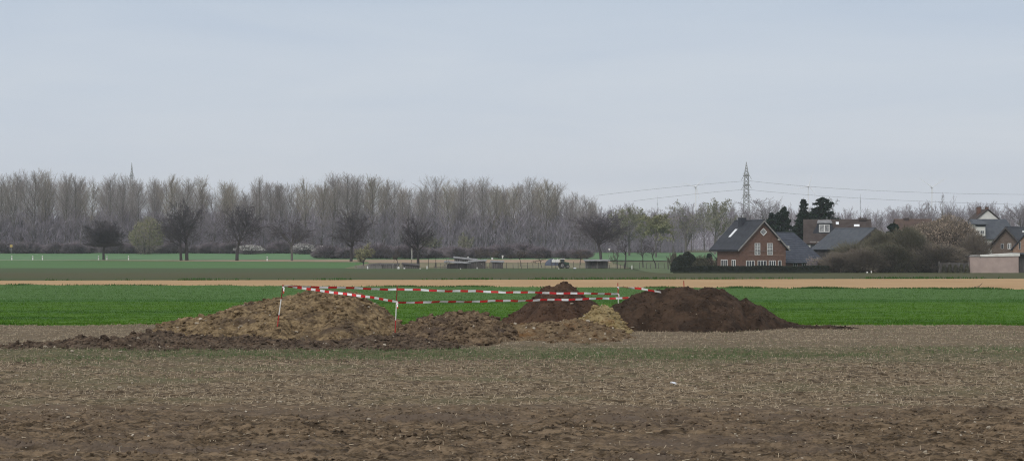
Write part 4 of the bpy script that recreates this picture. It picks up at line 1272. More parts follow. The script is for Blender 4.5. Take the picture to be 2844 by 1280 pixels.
def gable_house(name, label, ox, oy, oz, th, Wd, Ln, ez, rz, wallm, roofm, ov=.55, ovf=.5, ovb=None, rows=22, trim='trim', cat='house', thick=.18):
    """gable facing the camera, centred at origin; ez eave height at the wall, rz ridge height; both above ground"""
    root = thing(name, label, cat, (ox, oy, oz), th)
    ovb = ovf if ovb is None else ovb
    h = Wd / 2
    mb = MB(); mb.prism([(-h, 0), (h, 0), (h, ez), (0, rz - .22), (-h, ez)], 1, 0, Ln)
    wall = mb.build('wall', M[wallm], root)
    sl = (rz - ez) / h
    rf = MB()
    for s in (-1, 1):
        a = (s * (h + ov), -ovf, ez - sl * ov); b = (s * (h + ov), Ln + ovb, ez - sl * ov); c = (0, Ln + ovb, rz); d = (0, -ovf, rz)
        if s < 0: quad_rows(rf, b, a, d, c, rows, .035, thick)
        else: quad_rows(rf, a, b, c, d, rows, .035, thick)
    rf.tubes([(0, -ovf - .02, rz)], [(0, Ln + ovb + .02, rz)], .13, .13, 8)
    roof = rf.build('roof', M[roofm], root)
    bd = MB()
    for s in (-1, 1):     # barge boards
        p = [(s * (h + ov), ez - sl * ov - .02), (0, rz - .02), (0, rz - .34), (s * (h + ov - .1), ez - sl * ov - .26)]
        bd.prism(p, 1, -ovf - .05, -ovf - .003)
    bd.build('barge_board', M[trim], root)
    return root, roof


# --- brick house with the left roof slope showing
D1 = 312; k1 = D1 / F
th = R(22)
ox, oy = WX(2121, D1), D1 + 1.2
gz1 = float(gz(D1))
Z = lambda py, d=D1: ZY(py, d) - gz1
house, roof = gable_house('brick_house', 'red brick house with steep dark tiled roof and gable', ox, oy, gz1, th, 9.2, 8.0, Z(684), Z(611), 'brick', 'slate', .62, .55, 1.9, 26)
def U(px, v=0.0):
    kk, s_, c_ = (px - CX) / F, math.sin(th), math.cos(th)
    return (ox - v * s_ - kk * (oy + v * c_)) / (kk * s_ - c_)
for (a, b) in ((2096.5, 2110), (2131, 2145)):
    window(house, U(a), U(b), Z(707), Z(676), -.03, bars=(1, 3), grey_reflection=False, glass='grey_reflection', fr=.055)
for (a, b, n_) in ((2073, 2094, 2), (2105, 2127, 2), (2136, 2153, 2), (2161.5, 2168.5, 0)):
    window(house, U(a), U(b), Z(742), Z(724.5), -.03, bars=(n_, 0), fr=.075)
# diamond window
dm = MB(); cz_, r_ = Z(644), .62
dm.prism([(U(2120) - r_, cz_), (U(2120), cz_ - r_), (U(2120) + r_, cz_), (U(2120), cz_ + r_)], 1, -.05, .02)
dw = dm.build('diamond_window', M['grey_reflection'], house)
fr = MB()
for (sx, sz) in ((1, 1), (1, -1), (-1, -1), (-1, 1)):
    fr.tubes([(U(2120) + sx * r_, -.06, cz_)], [(U(2120), -.06, cz_ + sz * r_)], .07, .07, 6)
for q in (-.3, .3):
    fr.tubes([(U(2120) - r_ * .5 + q, -.07, cz_ - r_ * .5 - q)], [(U(2120) + r_ * .5 + q, -.07, cz_ + r_ * .5 - q)], .025, .025, 5)
fr.build('frame', M['frame'], dw)
# left side wall windows (wall faces -u at u = -4.6)
for (v0, v1) in ((2.6, 4.7), (6.6, 7.6)):
    pass
for (v0, v1, n_) in ((1.4, 2.5, 1), (4.3, 6.4, 2)):
    window(house, v0, v1, Z(742), Z(723), -4.63, axis='u', bars=(n_, 0), fr=.12)
# balcony rail and string course
cs = MB(); cs.box(U(2076), U(2178), -.05, .0, Z(709.6), Z(708.4)); cs.build('string_course', M['brick_light'], house)
rl = MB(); rl.tubes([(U(2079), -.2, Z(696))], [(U(2154), -.2, Z(696))], .03, .03, 6)
for q in np.linspace(2079, 2154, 6):
    rl.tubes([(U(q), -.2, Z(696))], [(U(q), 0, Z(696))], .02, .02, 5)
rl.build('rail', M['trim'], house)
# purlin ends under the verge
for px, py in ((2162, 665), (2186, 687)):
    b_ = MB(); b_.box(U(px) - .16, U(px) + .16, -.5, .2, Z(py) - .15, Z(py) + .25); b_.build('purlin_end', M['offwhite'], house)
# chimney on the left slope near the ridge
ch = MB(); ch.box(-1.15, -.05, 5.6, 6.7, Z(628), Z(603)); chm = ch.build('chimney', M['slate'], roof)
cp = MB(); cp.box(-1.22, .02, 5.53, 6.77, Z(603), Z(601.6)); cp.build('cap', M['trim'], chm)
pt = MB(); pt.tubes([(-.85, 6.1, Z(602))], [(-.85, 6.1, Z(596))], .13, .11, 8); pt.build('chimney_pot', M['wood_dark'], chm)
pt = MB(); pt.tubes([(-.35, 6.1, Z(602)), (-.35, 6.1, Z(596))], [(-.35, 6.1, Z(596)), (-.35, 6.1, Z(593.5))], [.10, .2], [.10, .05], 8); pt.build('chimney_cowl', M['steel'], chm)
# skylight on the left slope
sl_ = (Z(611) - Z(684)) / 4.6
def on_left(u, v, lift): return (u, v, Z(611) + sl_ * u + lift)
sk = MB(); sk.slab([on_left(-3.0, 6.1, .09), on_left(-3.0, 6.9, .09), on_left(-1.6, 6.9, .09), on_left(-1.6, 6.1, .09)][::-1], .08)
sk.build('roof_window', M['skylight'], roof)
gt = MB(); ue = -(4.6 + .66); gt.tubes([(ue, -.5, Z(684) - sl_ * .62 - .16)], [(ue, 9.85, Z(684) - sl_ * .62 - .16)], .09, .09, 8)
gt.tubes([(ue, 9.7, Z(684) - sl_ * .62 - .2)], [(-4.66, 7.9, Z(684) - 2.3)], .06, .06, 6); gt.build('gutter', M['slate'], house)
# right wing with hipped blue-grey roof
wg = MB(); wz = Z(727)
u0, u1 = 4.0, U(2293, 2.3)
wg.box(u0, u1 - .5, 3.0, 11.0, 0, wz)
wg.build('wing_wall', M['brick'], house)
wr = MB()
A, B = (3.0, 2.3, wz - .25), (u1 + .1, 2.3, wz - .25); Ct, Dt = (U(2203, 7), 7, Z(645)), (3.0, 7, Z(645)); E, Fb = (u1 + .1, 11.7, wz - .25), (3.0, 11.7, wz - .25)
quad_rows(wr, A, B, Ct, Dt, 16, .075, .16); quad_rows(wr, E, Fb, Dt, Ct, 8, .03, .16)
wr.slab([B, E, Ct], .16)
for p, q in ((B, Ct), (Dt, Ct)): wr.tubes([p], [q], .12, .12, 8)
wr.build('wing_roof', M['slate_blue'], house)
for (a, b) in ((2203, 2213), (2228, 2240), (2262, 2272)):
    window(house, U(a, 3), U(b, 3), Z(745), Z(730), 2.97, bars=(1, 0), fr=.06)

# --- dormer house behind
D2 = 342; k2 = D2 / F; g2 = float(gz(D2)); Z2 = lambda py: ZY(py, D2) - g2
x0, x1 = WX(2231, D2), WX(2413, D2)
hs = thing('dormer_house', 'long white walled house with brown roof and a wide dormer', 'house', (x0, D2, g2), R(-9))
Ln = (x1 - x0) / math.cos(R(9)); ez, rz_ = Z2(670), Z2(608)
dep = 9.0
mb = MB(); mb.prism([(0, 0), (dep, 0), (dep, ez), (dep / 2, rz_ - .2), (0, ez)], 0, .25, Ln - .1); mb.build('wall', M['cream'], hs)
mb = MB(); mb.box(.2, Ln - .3, -.03, 0.002, 0, ez); mb.build('front_wall', M['offwhite'], hs)
rf = MB()
sl2 = (rz_ - ez) / (dep / 2)
quad_rows(rf, (0, -.5, ez - sl2 * .5), (Ln + .25, -.5, ez - sl2 * .5), (Ln + .25, dep / 2, rz_), (0, dep / 2, rz_), 22, .03, .18)
quad_rows(rf, (Ln + .25, dep + .5, ez - sl2 * .5), (0, dep + .5, ez - sl2 * .5), (0, dep / 2, rz_), (Ln + .25, dep / 2, rz_), 10, .03, .18)
roof2 = rf.build('roof', M['tile_brown'], hs)
U2 = lambda px: (px - 2231) * k2 / math.cos(R(9))
def v2(z): return (z - ez) / sl2       # v of the front slope at height z
dz0, dz1 = Z2(648), Z2(619)
dmr = MB()
va = v2(dz0)
# dormer: trapezoid face with slanted cheeks
fa, fb, fc, fd = (U2(2256), va - .02, dz0), (U2(2320), va - .02, dz0), (U2(2306), va - .02, dz1), (U2(2271), va - .02, dz1)
bc, bd_ = (U2(2306), v2(dz1) + .3, dz1), (U2(2271), v2(dz1) + .3, dz1)
dmr.add([fa, fb, fc, fd, bc, bd_], [(0, 1, 2, 3), (1, 4, 2), (0, 3, 5), (3, 2, 4, 5)])
dm_ = dmr.build('dormer', M['slate'], hs)
tp = MB(); tp.slab([(U2(2268), va - .25, dz1 + .02), (U2(2310), va - .25, dz1 + .02), (U2(2307), v2(Z2(610)), Z2(610)), (U2(2271), v2(Z2(610)), Z2(610))], .1); tp.build('dormer_roof', M['metal_sheet'], dm_)
for (a, b) in ((2275, 2287), (2289.5, 2301)):
    window(dm_, U2(a), U2(b), Z2(643), Z2(624.5), va - .06, bars=(0, 0), fr=.09, glass='grey_reflection')
def on_roof2(px, py, lift=.1):
    z = Z2(py); return (U2(px), v2(z) - .02, z + lift)
for (a, b, c_, d_) in ((2320, 2328, 624, 617), (2369, 2384, 630, 624)):
    s_ = MB(); s_.slab([on_roof2(a, c_), on_roof2(b, c_), on_roof2(b, d_), on_roof2(a, d_)], .12); s_.build('roof_window', M['skylight'], roof2)
c_ = MB(); c_.box(U2(2382), U2(2404), dep / 2 - .6, dep / 2 + .6, Z2(612), Z2(604.5)); chm2 = c_.build('chimney', M['tile_brown'], roof2)
c_ = MB(); c_.box(U2(2386), U2(2389), dep / 2 - .15, dep / 2 + .15, Z2(604.5), Z2(601)); c_.build('chimney_pot', M['wood_dark'], chm2)
an = MB(); an.tubes([(U2(2407), dep / 2, rz_)], [(U2(2407), dep / 2, Z2(578))], .05, .04, 6)
for py in (583, 588, 594): an.tubes([(U2(2407) - .35, dep / 2, Z2(py))], [(U2(2407) + .35, dep / 2, Z2(py))], .03, .03, 5)
an.build('antenna', M['steel'], roof2)
an = MB(); an.tubes([(U2(2296), dep / 2, rz_)], [(U2(2296), dep / 2, Z2(601))], .06, .06, 6); an.build('vent_pipe', M['steel'], roof2)
for (a, b) in ((2250, 2263), (2269, 2284)):
    window(hs, U2(a), U2(b), Z2(690), Z2(672.5), -.06, bars=(0, 0), fr=.12)
bl = MB(); bl.box(U2(2266), U2(2306), -1.3, -.05, Z2(707), Z2(694)); bl.build('balcony', M['offwhite'], hs)

# --- grey barn roof in front
D3 = 319; g3 = float(gz(D3)); Z3 = lambda py: ZY(py, D3) - g3
bh, br = gable_house('barn', 'low building with plain grey slate roof half hidden by bushes', WX(2430, D3), D3 + .8, g3, R(24), 9.8, 11.8, Z3(687), Z3(633), 'wood_dark', 'slate_mid', .5, .4, None, 20, trim='wood_dark', cat='building')

# --- rust brown roof peeking over the bushes
D4 = 358; g4 = float(gz(D4)); Z4 = lambda py: ZY(py, D4) - g4
bs = thing('bungalow', 'low house whose rust brown roof peeks over the bushes', 'house', (WX(2495, D4), D4, g4), 0)
w4 = (2600 - 2495) * D4 / F
mb = MB(); mb.prism([(0, 0), (8, 0), (8, Z4(652)), (4, Z4(609)), (0, Z4(652))], 0, .2, w4 - .2); mb.build('wall', M['cream'], bs)
rf = MB(); quad_rows(rf, (0, -.4, Z4(656)), (w4, -.4, Z4(656)), (w4, 4, Z4(607)), (0, 4, Z4(607)), 14, .03, .15); quad_rows(rf, (w4, 8.4, Z4(656)), (0, 8.4, Z4(656)), (0, 4, Z4(607)), (w4, 4, Z4(607)), 8, .03, .15)
r4 = rf.build('roof', M['tile_rust'], bs)
c_ = MB(); c_.box(1.9, 2.9, 3.5, 4.5, Z4(612), Z4(604.5)); c_.build('chimney', M['tile_brown'], r4)

# --- house with the pale gable and two chimneys
D5 = 352; k5 = D5 / F; g5 = float(gz(D5)); Z5 = lambda py: ZY(py, D5) - g5
cx5 = WX(2770, D5)
h5 = thing('gabled_house', 'house with pale top gable, grey roof and two brick chimneys', 'house', (cx5, D5, g5), R(3))
U5 = lambda px: (px - 2770) * k5
mb = MB(); mb.box(U5(2712), U5(2826), 0, 9, 0, Z5(663)); mb.build('wall', M['offwhite'], h5)
rf = MB()
a, b, c, d = (U5(2704), -.5, Z5(664)), (U5(2832), -.5, Z5(664)), (U5(2813), 4, Z5(607.5)), (U5(2711), 4, Z5(607.5))
quad_rows(rf, a, b, c, d, 20, .03, .16)
rf.slab([b, (U5(2832), 9.5, Z5(664)), c], .16); rf.slab([a, d, (U5(2704), 9.5, Z5(664))], .16)
rf.slab([(U5(2832), 9.5, Z5(664)), (U5(2704), 9.5, Z5(664)), d, c], .16)
r5 = rf.build('roof', M['slate_mid'], h5)
gb = MB(); gb.prism([(U5(2729), Z5(610)), (U5(2796), Z5(610)), (U5(2762.5), Z5(583))], 1, 4.3, 9); gb.build('top_gable', M['offwhite'], h5)
gr = MB()
for s in (-1, 1):
    e_ = U5(2762.5) + s * (U5(2799) - U5(2762.5))
    p = [(U5(2762.5), 4.0, Z5(580.5)), (U5(2762.5), 9.3, Z5(580.5)), (e_, 9.3, Z5(611)), (e_, 4.0, Z5(611))]
    gr.slab(p if s > 0 else p[::-1], .12)
gr.build('top_roof', M['tile_brown'], h5)
for (a, b, t_, bo, lab) in ((2742, 2752, 573.5, 598, None), (2766.5, 2773.5, 573.5, 592, None)):
    c_ = MB(); c_.box(U5(a), U5(b), 6.2, 7.0, Z5(bo), Z5(t_)); cc = c_.build('chimney', M['brick'], r5)
    c_ = MB(); c_.box(U5(a) - .05, U5(b) + .05, 6.15, 7.05, Z5(t_), Z5(t_ - 1)); c_.build('cap', M['tile_brown'], cc)
dq = MB(); dq.box(U5(2705), U5(2732), -.9, 3, Z5(655), Z5(622)); d5 = dq.build('dormer', M['offwhite'], h5)
dq = MB(); dq.slab([(U5(2699), -1.4, Z5(622.5)), (U5(2739), -1.4, Z5(622.5)), (U5(2730), 2.5, Z5(610)), (U5(2708), 2.5, Z5(610))], .14); dq.slab([(U5(2699), -1.4, Z5(622.5)), (U5(2708), 2.5, Z5(610)), (U5(2699), 3, Z5(622.5))], .14); dq.build('dormer_roof', M['slate_mid'], d5)
dq = MB(); dq.box(U5(2704), U5(2733), -1.0, -.905, Z5(629.5), Z5(623.5)); dq.build('fascia', M['slate'], d5)
for (a, b) in ((2707.5, 2714), (2718.5, 2727.5)):
    window(d5, U5(a), U5(b), Z5(648), Z5(641), -.93, bars=(1, 0), fr=.06)

# --- brick house at the right edge
D6 = 328; k6 = D6 / F; g6 = float(gz(D6)); Z6 = lambda py: ZY(py, D6) - g6
h6, r6 = gable_house('corner_house', 'brick house cut by the right edge with dark overhanging roof', WX(2800, D6), D6 + 1, g6, R(-32), 5.6, 11, Z6(676), Z6(630), 'brick_brown', 'slate', .85, .7, None, 20, trim='wood_dark')
window(h6, -1.0, -.55, Z6(690), Z6(677), -.03, bars=(0, 0), fr=.03)
window(h6, .3, .75, Z6(690), Z6(677), -.03, bars=(1, 0), fr=.10)
wg = MB(); wg.prism([(1.6, 0), (4.6, 0), (4.6, Z6(640)), (1.6, Z6(688))], 1, -1.6, -.02); wgo = wg.build('wing_wall', M['brick_light'], h6)
window(h6, 2.75, 3.05, Z6(692), Z6(672), -1.63, bars=(0, 0), fr=.03)
wg = MB(); wg.slab([(1.2, -2.0, Z6(694)), (4.8, -2.0, Z6(634)), (4.8, .4, Z6(634)), (1.2, .4, Z6(694))], .14); wg.build('wing_roof', M['slate'], h6)
s_ = MB(); s_.box(2.0, 3.6, 3.0, 3.2, Z6(645), Z6(640)); s_.build('roof_window', M['skylight'], r6)

# --- flat roofed garage
D7 = 306; k7 = D7 / F; g7 = float(gz(D7)); Z7 = lambda py: ZY(py, D7) - g7
gar = thing('flat_roof_garage', 'long windowless beige garage block with flat roof', 'garage', (WX(2694, D7), D7, g7), 0)
U7 = lambda px: (px - 2694) * k7
mb = MB(); mb.box(0, U7(2829), 0, 6, -.2, Z7(712)); mb.build('wall', M['beige'], gar)
mb = MB(); mb.prism([(-.03, Z7(713)), (U7(2722), Z7(713)), (U7(2722), Z7(707.5)), (-.03, Z7(711.5))], 1, -.06, 6.1); mb.build('parapet', M['trim'], gar)
mb = MB(); mb.prism([(U7(2722), Z7(713)), (U7(2832), Z7(711)), (U7(2832), Z7(703)), (U7(2722), Z7(709))], 1, -.16, 6.2); mb.build('fascia', M['offwhite'], gar)
mb = MB(); mb.box(U7(2829) + .002, U7(2900), 1.0, 6, -.2, Z7(706)); mb.build('carport_shade_block', M['wood_dark'], gar)  # dark solid box painted in for the shade of the open carport
mb = MB(); mb.box(U7(2832), U7(2900), -.1, 6, Z7(706), Z7(702)); mb.build('carport_roof', M['slate_mid'], gar)
mb = MB(); mb.tubes([(U7(2722), -.1, Z7(711))], [(U7(2722), -.1, Z7(716))], .04, .04, 6); mb.build('downpipe', M['wood_dark'], gar)
# dark garden fence with thuja in front
ff = thing('board_fence', 'low dark board fence behind the thuja columns', 'fence', (WX(2607, 305), 305, float(gz(305))))
mb = MB(); mb.box(0, 5.1, 0, .06, -.1, 1.7); mb.build('board_panel', M['wood_dark'], ff)
for q in (0, 1.7, 3.4, 5.0):
    mb = MB(); mb.box(q, q + .1, -.06, -.005, -.1, 1.85 if q else 2.0); mb.build('post', M['wood_grey'], ff)

# ------------------------------------------------------------------ allotments
DA = 361; ka = DA / F; ga = float(gz(DA)); ZA = lambda py, d=DA: ZY(py, d) - float(gz(d))


def shed(name, label, px0, px1, d, ytop_l, ytop_r, wallm, roofm, depth=3.0, ov=.25, door=True, plank=True, open_front=False):
    g_ = float(gz(d)); x0, x1 = WX(px0, d), WX(px1, d); w = x1 - x0
    zl, zr = ZY(ytop_l, d) - g_, ZY(ytop_r, d) - g_
    root = thing(name, label, 'shed', (x0, d, g_), 0)
    if open_front:
        mb = MB(); mb.box(0, w, depth - .1, depth, 0, min(zl, zr) - .1); mb.build('back_wall', M[wallm], root)
        for q in (0, w * .5, w - .1):
            mb = MB(); mb.box(q, q + .1, 0, .1, 0, zl + (zr - zl) * q / w - .1); mb.build('post', M['wood_grey'], root)
    else:
        mb = MB(); mb.prism([(0, 0), (w, 0), (w, zr - .12), (0, zl - .12)], 1, 0, depth)
        wl = mb.build('wall', M[wallm], root)
        if plank:
            mb = MB()
            for q in np.arange(.15, w - .1, .45): mb.box(q, q + .07, -.035, -.002, 0, zl + (zr - zl) * q / w - .2)
            mb.build('batten', M['wood_grey'], wl)
        if door:
            mb = MB(); mb.box(w * .55, w * .55 + .8, -.06, -.04, 0, min(1.8, zr - .25)); dr = mb.build('door', M['wood_dark'], root)
            mb = MB(); mb.box(w * .55 + .68, w * .55 + .74, -.1, -.06, .85, 1.0); mb.build('handle', M['steel'], dr)
    n_ = 14; rf = MB()      # corrugated sheet roof
    xs_ = np.linspace(-ov, w + ov, n_ * 2)
    zz = zl + (zr - zl) * xs_ / w + .03 * (np.arange(len(xs_)) % 2)
    top = np.stack([np.stack([xs_, np.full_like(xs_, -ov), zz], 1), np.stack([xs_, np.full_like(xs_, depth + ov), zz + .25], 1)])
    Xg, Yg, Zg = top[..., 0], top[..., 1], top[..., 2]
    rf.grid(Xg, Yg, Zg); rf.grid(Xg, Yg, Zg - .08)
    rf.add([(-ov, -ov, zl), (w + ov, -ov, zr), (w + ov, -ov, zr - .09), (-ov, -ov, zl - .09)], [(0, 1, 2, 3)])
    rf.build('roof', M[roofm], root)
    return root


shed('low_shed', 'long low dark shed behind the pale budding bush', 1056, 1106, 363, 735, 735, 'wood_dark', 'wood_dark', 2.4, plank=True)
shed('low_shed', 'low dark lean-to left of the slim dark tree', 1022, 1054, 365, 737, 734, 'wood_grey', 'wood_dark', 2.2, door=False)
shed('low_shed', 'low dark hut at the foot of the slim dark tree', 1118, 1162, 362, 733, 737, 'wood_dark', 'wood_dark', 2.4, door=False)
shed('tin_shed', 'widest shed of the tin roofed cluster with a sloping sheet roof', 1240, 1300, 360, 728, 731, 'wood_dark', 'metal_sheet', 3, .5, open_front=True)
shed('tin_shed', 'rear shed of the tin roofed cluster with the highest pale roof', 1262, 1322, 366, 716, 722, 'wood_dark', 'metal_sheet', 2.5)
shed('tin_shed', 'right shed of the tin roofed cluster with a dark plank wall', 1302, 1348, 361, 727, 724, 'wood_dark', 'metal_sheet', 2.5)
shed('single_shed', 'single small dark shed with pale flat roof beside a white disc', 1365, 1397, 362, 727, 728, 'wood_dark', 'metal_sheet', 2.2)
shed('shelter', 'white roofed open shelter below the wide domed oak', 1626, 1690, 363, 724, 724, 'wood_grey', 'metal_sheet', 2.6, .3, open_front=True)
ins = MB(); ins.box(0, 1.7, 0, .9, 0, 1.35); ins.box(.1, 1.0, .05, .8, 1.352, 1.42)
tag(ins.build('stacked_crates', M['wood_dark'], loc=(WX(1643, 363.8), 363.8, float(gz(363)))), 'dark stack stored under the white roofed shelter', 'crate stack')
lad = MB(); lad.tubes([(0, 0, 0), (.5, 0, 0)], [(.75, .5, 2.0), (1.25, .5, 2.0)], .05, .05, 6)
for q in range(1, 6): lad.tubes([(.75 * q / 6, .5 * q / 6, 2 * q / 6)], [(.75 * q / 6 + .5, .5 * q / 6, 2 * q / 6)], .03, .03, 5)
tag(lad.build('ladder', M['wood_grey'], loc=(WX(1231, 359), 359, float(gz(359)))), 'grey wooden ladder leaning at the left of the tin roofed cluster', 'ladder')
# satellite disc and small white things
def disc(label, px, py, d, r, name='white_disc', post=True):
    root = thing(name, label, 'dish', (WX(px, d), d, float(gz(d))))
    z = ZY(py, d) - float(gz(d))
    mb = MB(); mb.tubes([(0, 0, z)], [(0, .05, z)], r, r * .9, 14); mb.build('dish', M['white'], root)
    mb = MB(); mb.tubes([(0, .08, 0)], [(0, .08, z)], .03, .03, 6); mb.build('post', M['steel'], root)


disc('round white dish over the single small shed', 1367, 718, 364.8, .2)
disc('small white dish above the tin roofed cluster', 1300, 714, 369.8, .14)
mb = MB(); mb.tubes([(0, 0, 0)], [(0, 0, 4.2)], .09, .07, 8)
tag(mb.build('white_post', M['offwhite'], loc=base(1144, 470)), 'tall plain white post behind the slim dark tree', 'post')
sg = thing('road_sign', 'white triangular sign on a thin post beside the wide oak', 'sign', base(1692, 440))
zz = ZA(693, 440)
mb = MB(); mb.prism([(-.3, zz + .25), (.3, zz + .25), (0, zz - .3)], 1, 0, .03); mb.build('sign_plate', M['white'], sg)
mb = MB(); mb.tubes([(0, .06, 0)], [(0, .06, zz + .2)], .035, .035, 6); mb.build('post', M['steel'], sg)
sg = thing('road_sign', 'pale bent sign on a post beside the single small shed', 'sign', base(1396, 372))
zz = ZA(713, 372)
mb = MB(); mb.prism([(-.12, zz - .35), (.05, zz - .35), (.2, zz + .3), (-.2, zz + .3)], 1, 0, .03); mb.build('sign_plate', M['offwhite'], sg)
mb = MB(); mb.tubes([(0, .06, 0)], [(0, .06, zz)], .035, .035, 6); mb.build('post', M['steel'], sg)
sg = thing('road_sign', 'small yellow sign in the hedge at the far left', 'sign', base(31, 545))
zz = ZA(683, 545)
mb = MB(); mb.box(-.4, .4, 0, .04, zz - .4, zz + .4); mb.build('sign_plate', M['yellow'], sg)
mb = MB(); mb.tubes([(0, .06, 0)], [(0, .06, zz)], .05, .05, 6); mb.build('post', M['steel'], sg)

# white bits along the allotment edge
for (px, py, d, sx, sz, lab, nm) in [(1021, 742, 357, .22, .55, 'white upright canister below the pale budding bush', 'canister'), (1107, 743, 357, .42, .40, 'round white drum by the low dark sheds', 'drum'), (1123, 744, 357, .3, .22, 'white bucket right of the round white drum', 'bucket'), (1186, 741, 357, .2, .6, 'pale sack leaning right of the slim dark tree', 'sack'), (1279, 748, 355, .18, .16, 'tiny white tub before the tin roofed cluster', 'tub'), (1325, 744, 357, .14, .36, 'thin white canister before the right tin shed', 'canister'), (1552, 747, 356, .2, .14, 'small white tub left of the white sack by the tractor', 'tub'), (1167, 747, 356, .2, .14, 'low white tub at the edge of the olive field', 'tub')]:
    r_ = sx / 2 * 1.1; h_ = sz
    mb = MB(); mb.tubes([(0, 0, 0), (0, 0, h_ * .8), (0, 0, h_ * .92)], [(0, 0, h_ * .8), (0, 0, h_ * .92), (0, 0, h_)], [r_, r_ * 1.02, r_ * .5], [r_ * 1.02, r_ * .5, r_ * .45], 12)
    tag(mb.build(nm, M['white'], loc=(WX(px, d), d, ZY(py, d) - h_ / 2)).__class__ and bpy.context.scene.objects[-1], lab, 'container') if False else None
    o = mb.build(nm, M['white'], loc=(WX(px, d), d, float(gz(d))))
    tag(o, lab, 'container')
for o in [o for o in COL.objects if o.type == 'MESH' and o.name.split('.')[0] in ('canister', 'drum', 'bucket', 'sack', 'tub') and 'category' not in o]:
    bpy.data.objects.remove(o)
mb = MB(); mb.clods(np.random.default_rng(4), np.array([[0, 0, .14]]), np.array([.34]), 0, .45)
o = mb.build('white_sack', M['plastic'], loc=base(1596, 355)); o.scale = (1.1, .7, .9); m_ = o.modifiers.new('round', 'SUBSURF'); m_.levels = 1; m_.render_levels = 1
tag(o, 'white sack lying at the field edge right of the tractor', 'sack')
for (px, w_, h_, lab) in [(2409, .42, .28, 'low white rounded stone before the garden thicket'), (2420, .22, .5, 'upright white stone before the garden thicket')]:
    mb = MB(); mb.clods(np.random.default_rng(px), np.array([[0, 0, .4]]), np.array([1.0]), 0, 1.0)
    o = mb.build('garden_stone', M['white'], loc=base(px, 301.5)); o.scale = (w_ * .6, w_ * .5, h_ * .65); m_ = o.modifiers.new('round', 'SUBSURF'); m_.levels = 1; m_.render_levels = 1
    tag(o, lab, 'stone')

# water tanks and tractor
for (px, lab) in [(1538, 'white water tank on the left of the pair beside the tractor'), (1549, 'white water tank on the right of the pair beside the tractor')]:
    d = 366; z = ZY(727.5, d) - float(gz(d))
    root = thing('water_tank', lab, 'tank', base(px, d), 0, 'white water tanks by the tractor')
    mb = MB(); mb.box(-.38, .38, 0, .8, z - .05, z + .5); mb.tubes([(0, .4, z + .5)], [(0, .4, z + .6)], .12, .12, 8); mb.build('tank_body', M['white'], root)
    mb = MB()
    for a, b in ((-.36, .02), (.30, .02), (-.36, .74), (.30, .74)): mb.box(a, a + .07, b, b + .07, 0, z - .052)
    mb.box(-.4, .4, -.02, .82, z - .15, z - .052); mb.build('stand', M['wood_dark'], root)
tr = thing('tractor', 'dark green tractor with white cab roof among the allotments', 'tractor', base(1564, 364), R(8))
zc = ZA(718, 364)
mb = MB(); mb.box(-.55, .35, -.5, .6, .75, 1.2); mb.box(-.5, .2, -.45, .55, 1.2, zc - .12); tb = mb.build('cab', M['tractor'], tr)
mb = MB(); mb.box(-.42, .12, -.47, -.452, 1.25, zc - .2); mb.build('window', M['glass'], tb)
mb = MB(); mb.box(-.62, .32, -.6, .7, zc - .12, zc); mb.build('cab_roof', M['white'], tr)
mb = MB(); mb.prism([(.35, .6), (1.15, .6), (1.15, 1.15), (.35, 1.3)], 1, -.35, .45); mb.build('bonnet', M['tractor'], tr)
for (x_, r_, y_) in ((-.3, .62, -.75), (-.3, .62, .65), (.85, .4, -.6), (.85, .4, .55)):
    mb = MB(); mb.tubes([(x_, y_, r_)], [(x_, y_ + .26, r_)], r_, r_, 18); wh = mb.build('wheel', M['tyre'], tr)
    mb = MB(); mb.tubes([(x_, y_ - .02, r_)], [(x_, y_ + .28, r_)], r_ * .5, r_ * .5, 14); mb.build('rim', M['trim'], wh)
# blue tarpaulin heap behind
u = np.linspace(-1, 1, 21); Ug, Vg = np.meshgrid(u, u)
mb = MB(); mb.grid(Ug * 1.5, Vg * .9, 1.5 * np.clip(1 - Ug ** 2 * .9, 0, 1) ** .7 * np.clip(1 - Vg ** 2, 0, 1) ** .5 + .1 * fbm(Ug * 3, Vg * 3, 5, 3))
tag(mb.build('covered_heap', M['blue'], smooth=True, loc=base(1532, 395)), 'blue tarpaulin covered heap behind the white water tanks', 'tarpaulin')

# allotment fence: posts and wire
fc = thing('wire_fence', 'wire fence on rough wooden posts along the allotment edge', 'fence', base(1400, 357))
rp = random.Random(3); prev = None; px = 1392; tops = []
while px < 1850:
    if not (1535 < px < 1560):
        h_ = rp.uniform(.8, 1.5); x_ = WX(px, 357) - fc.location.x
        mb = MB(); mb.tubes([(x_, 0, -.1)], [(x_ + rp.uniform(-.08, .08), rp.uniform(-.05, .05), h_)], .055, .045, 7); mb.build('post', M['wood_dark'], fc)
        tops.append(x_)
    px += rp.uniform(8, 20)
mb = MB()
for z in (.35, .65): mb.tubes([(a, 0, z) for a in tops[:-1]], [(b, 0, z) for b in tops[1:]], .012, .012, 4)
mb.build('wire', M['steel'], fc)
fc = thing('paling_fence', 'weathered paling fence in front of the dark sheds on the left', 'fence', base(985, 358))
mb = MB(); x_ = 0
while x_ < 9.5:
    if rp.random() < .8: mb.box(x_, x_ + .1, 0, .03, 0, rp.uniform(.55, .95))
    x_ += .17
mb.build('pale', M['wood_grey'], fc)
mb = MB(); mb.box(0, 9.5, .035, .08, .25, .32); mb.box(0, 9.5, .035, .08, .6, .67); mb.build('rail', M['wood_dark'], fc)
fc = thing('paling_fence', 'weathered fence of uneven dark posts in front of the tin roofed cluster', 'fence', base(1205, 358))
mb = MB(); x_ = 0
while x_ < 12:
    if rp.random() < .7: mb.box(x_, x_ + .09, 0, .03, 0, rp.uniform(.5, 1.4))
    x_ += .22
mb.build('pale', M['wood_dark'], fc)
mb = MB(); mb.box(0, 12, .035, .08, .3, .37); mb.build('rail', M['wood_dark'], fc)
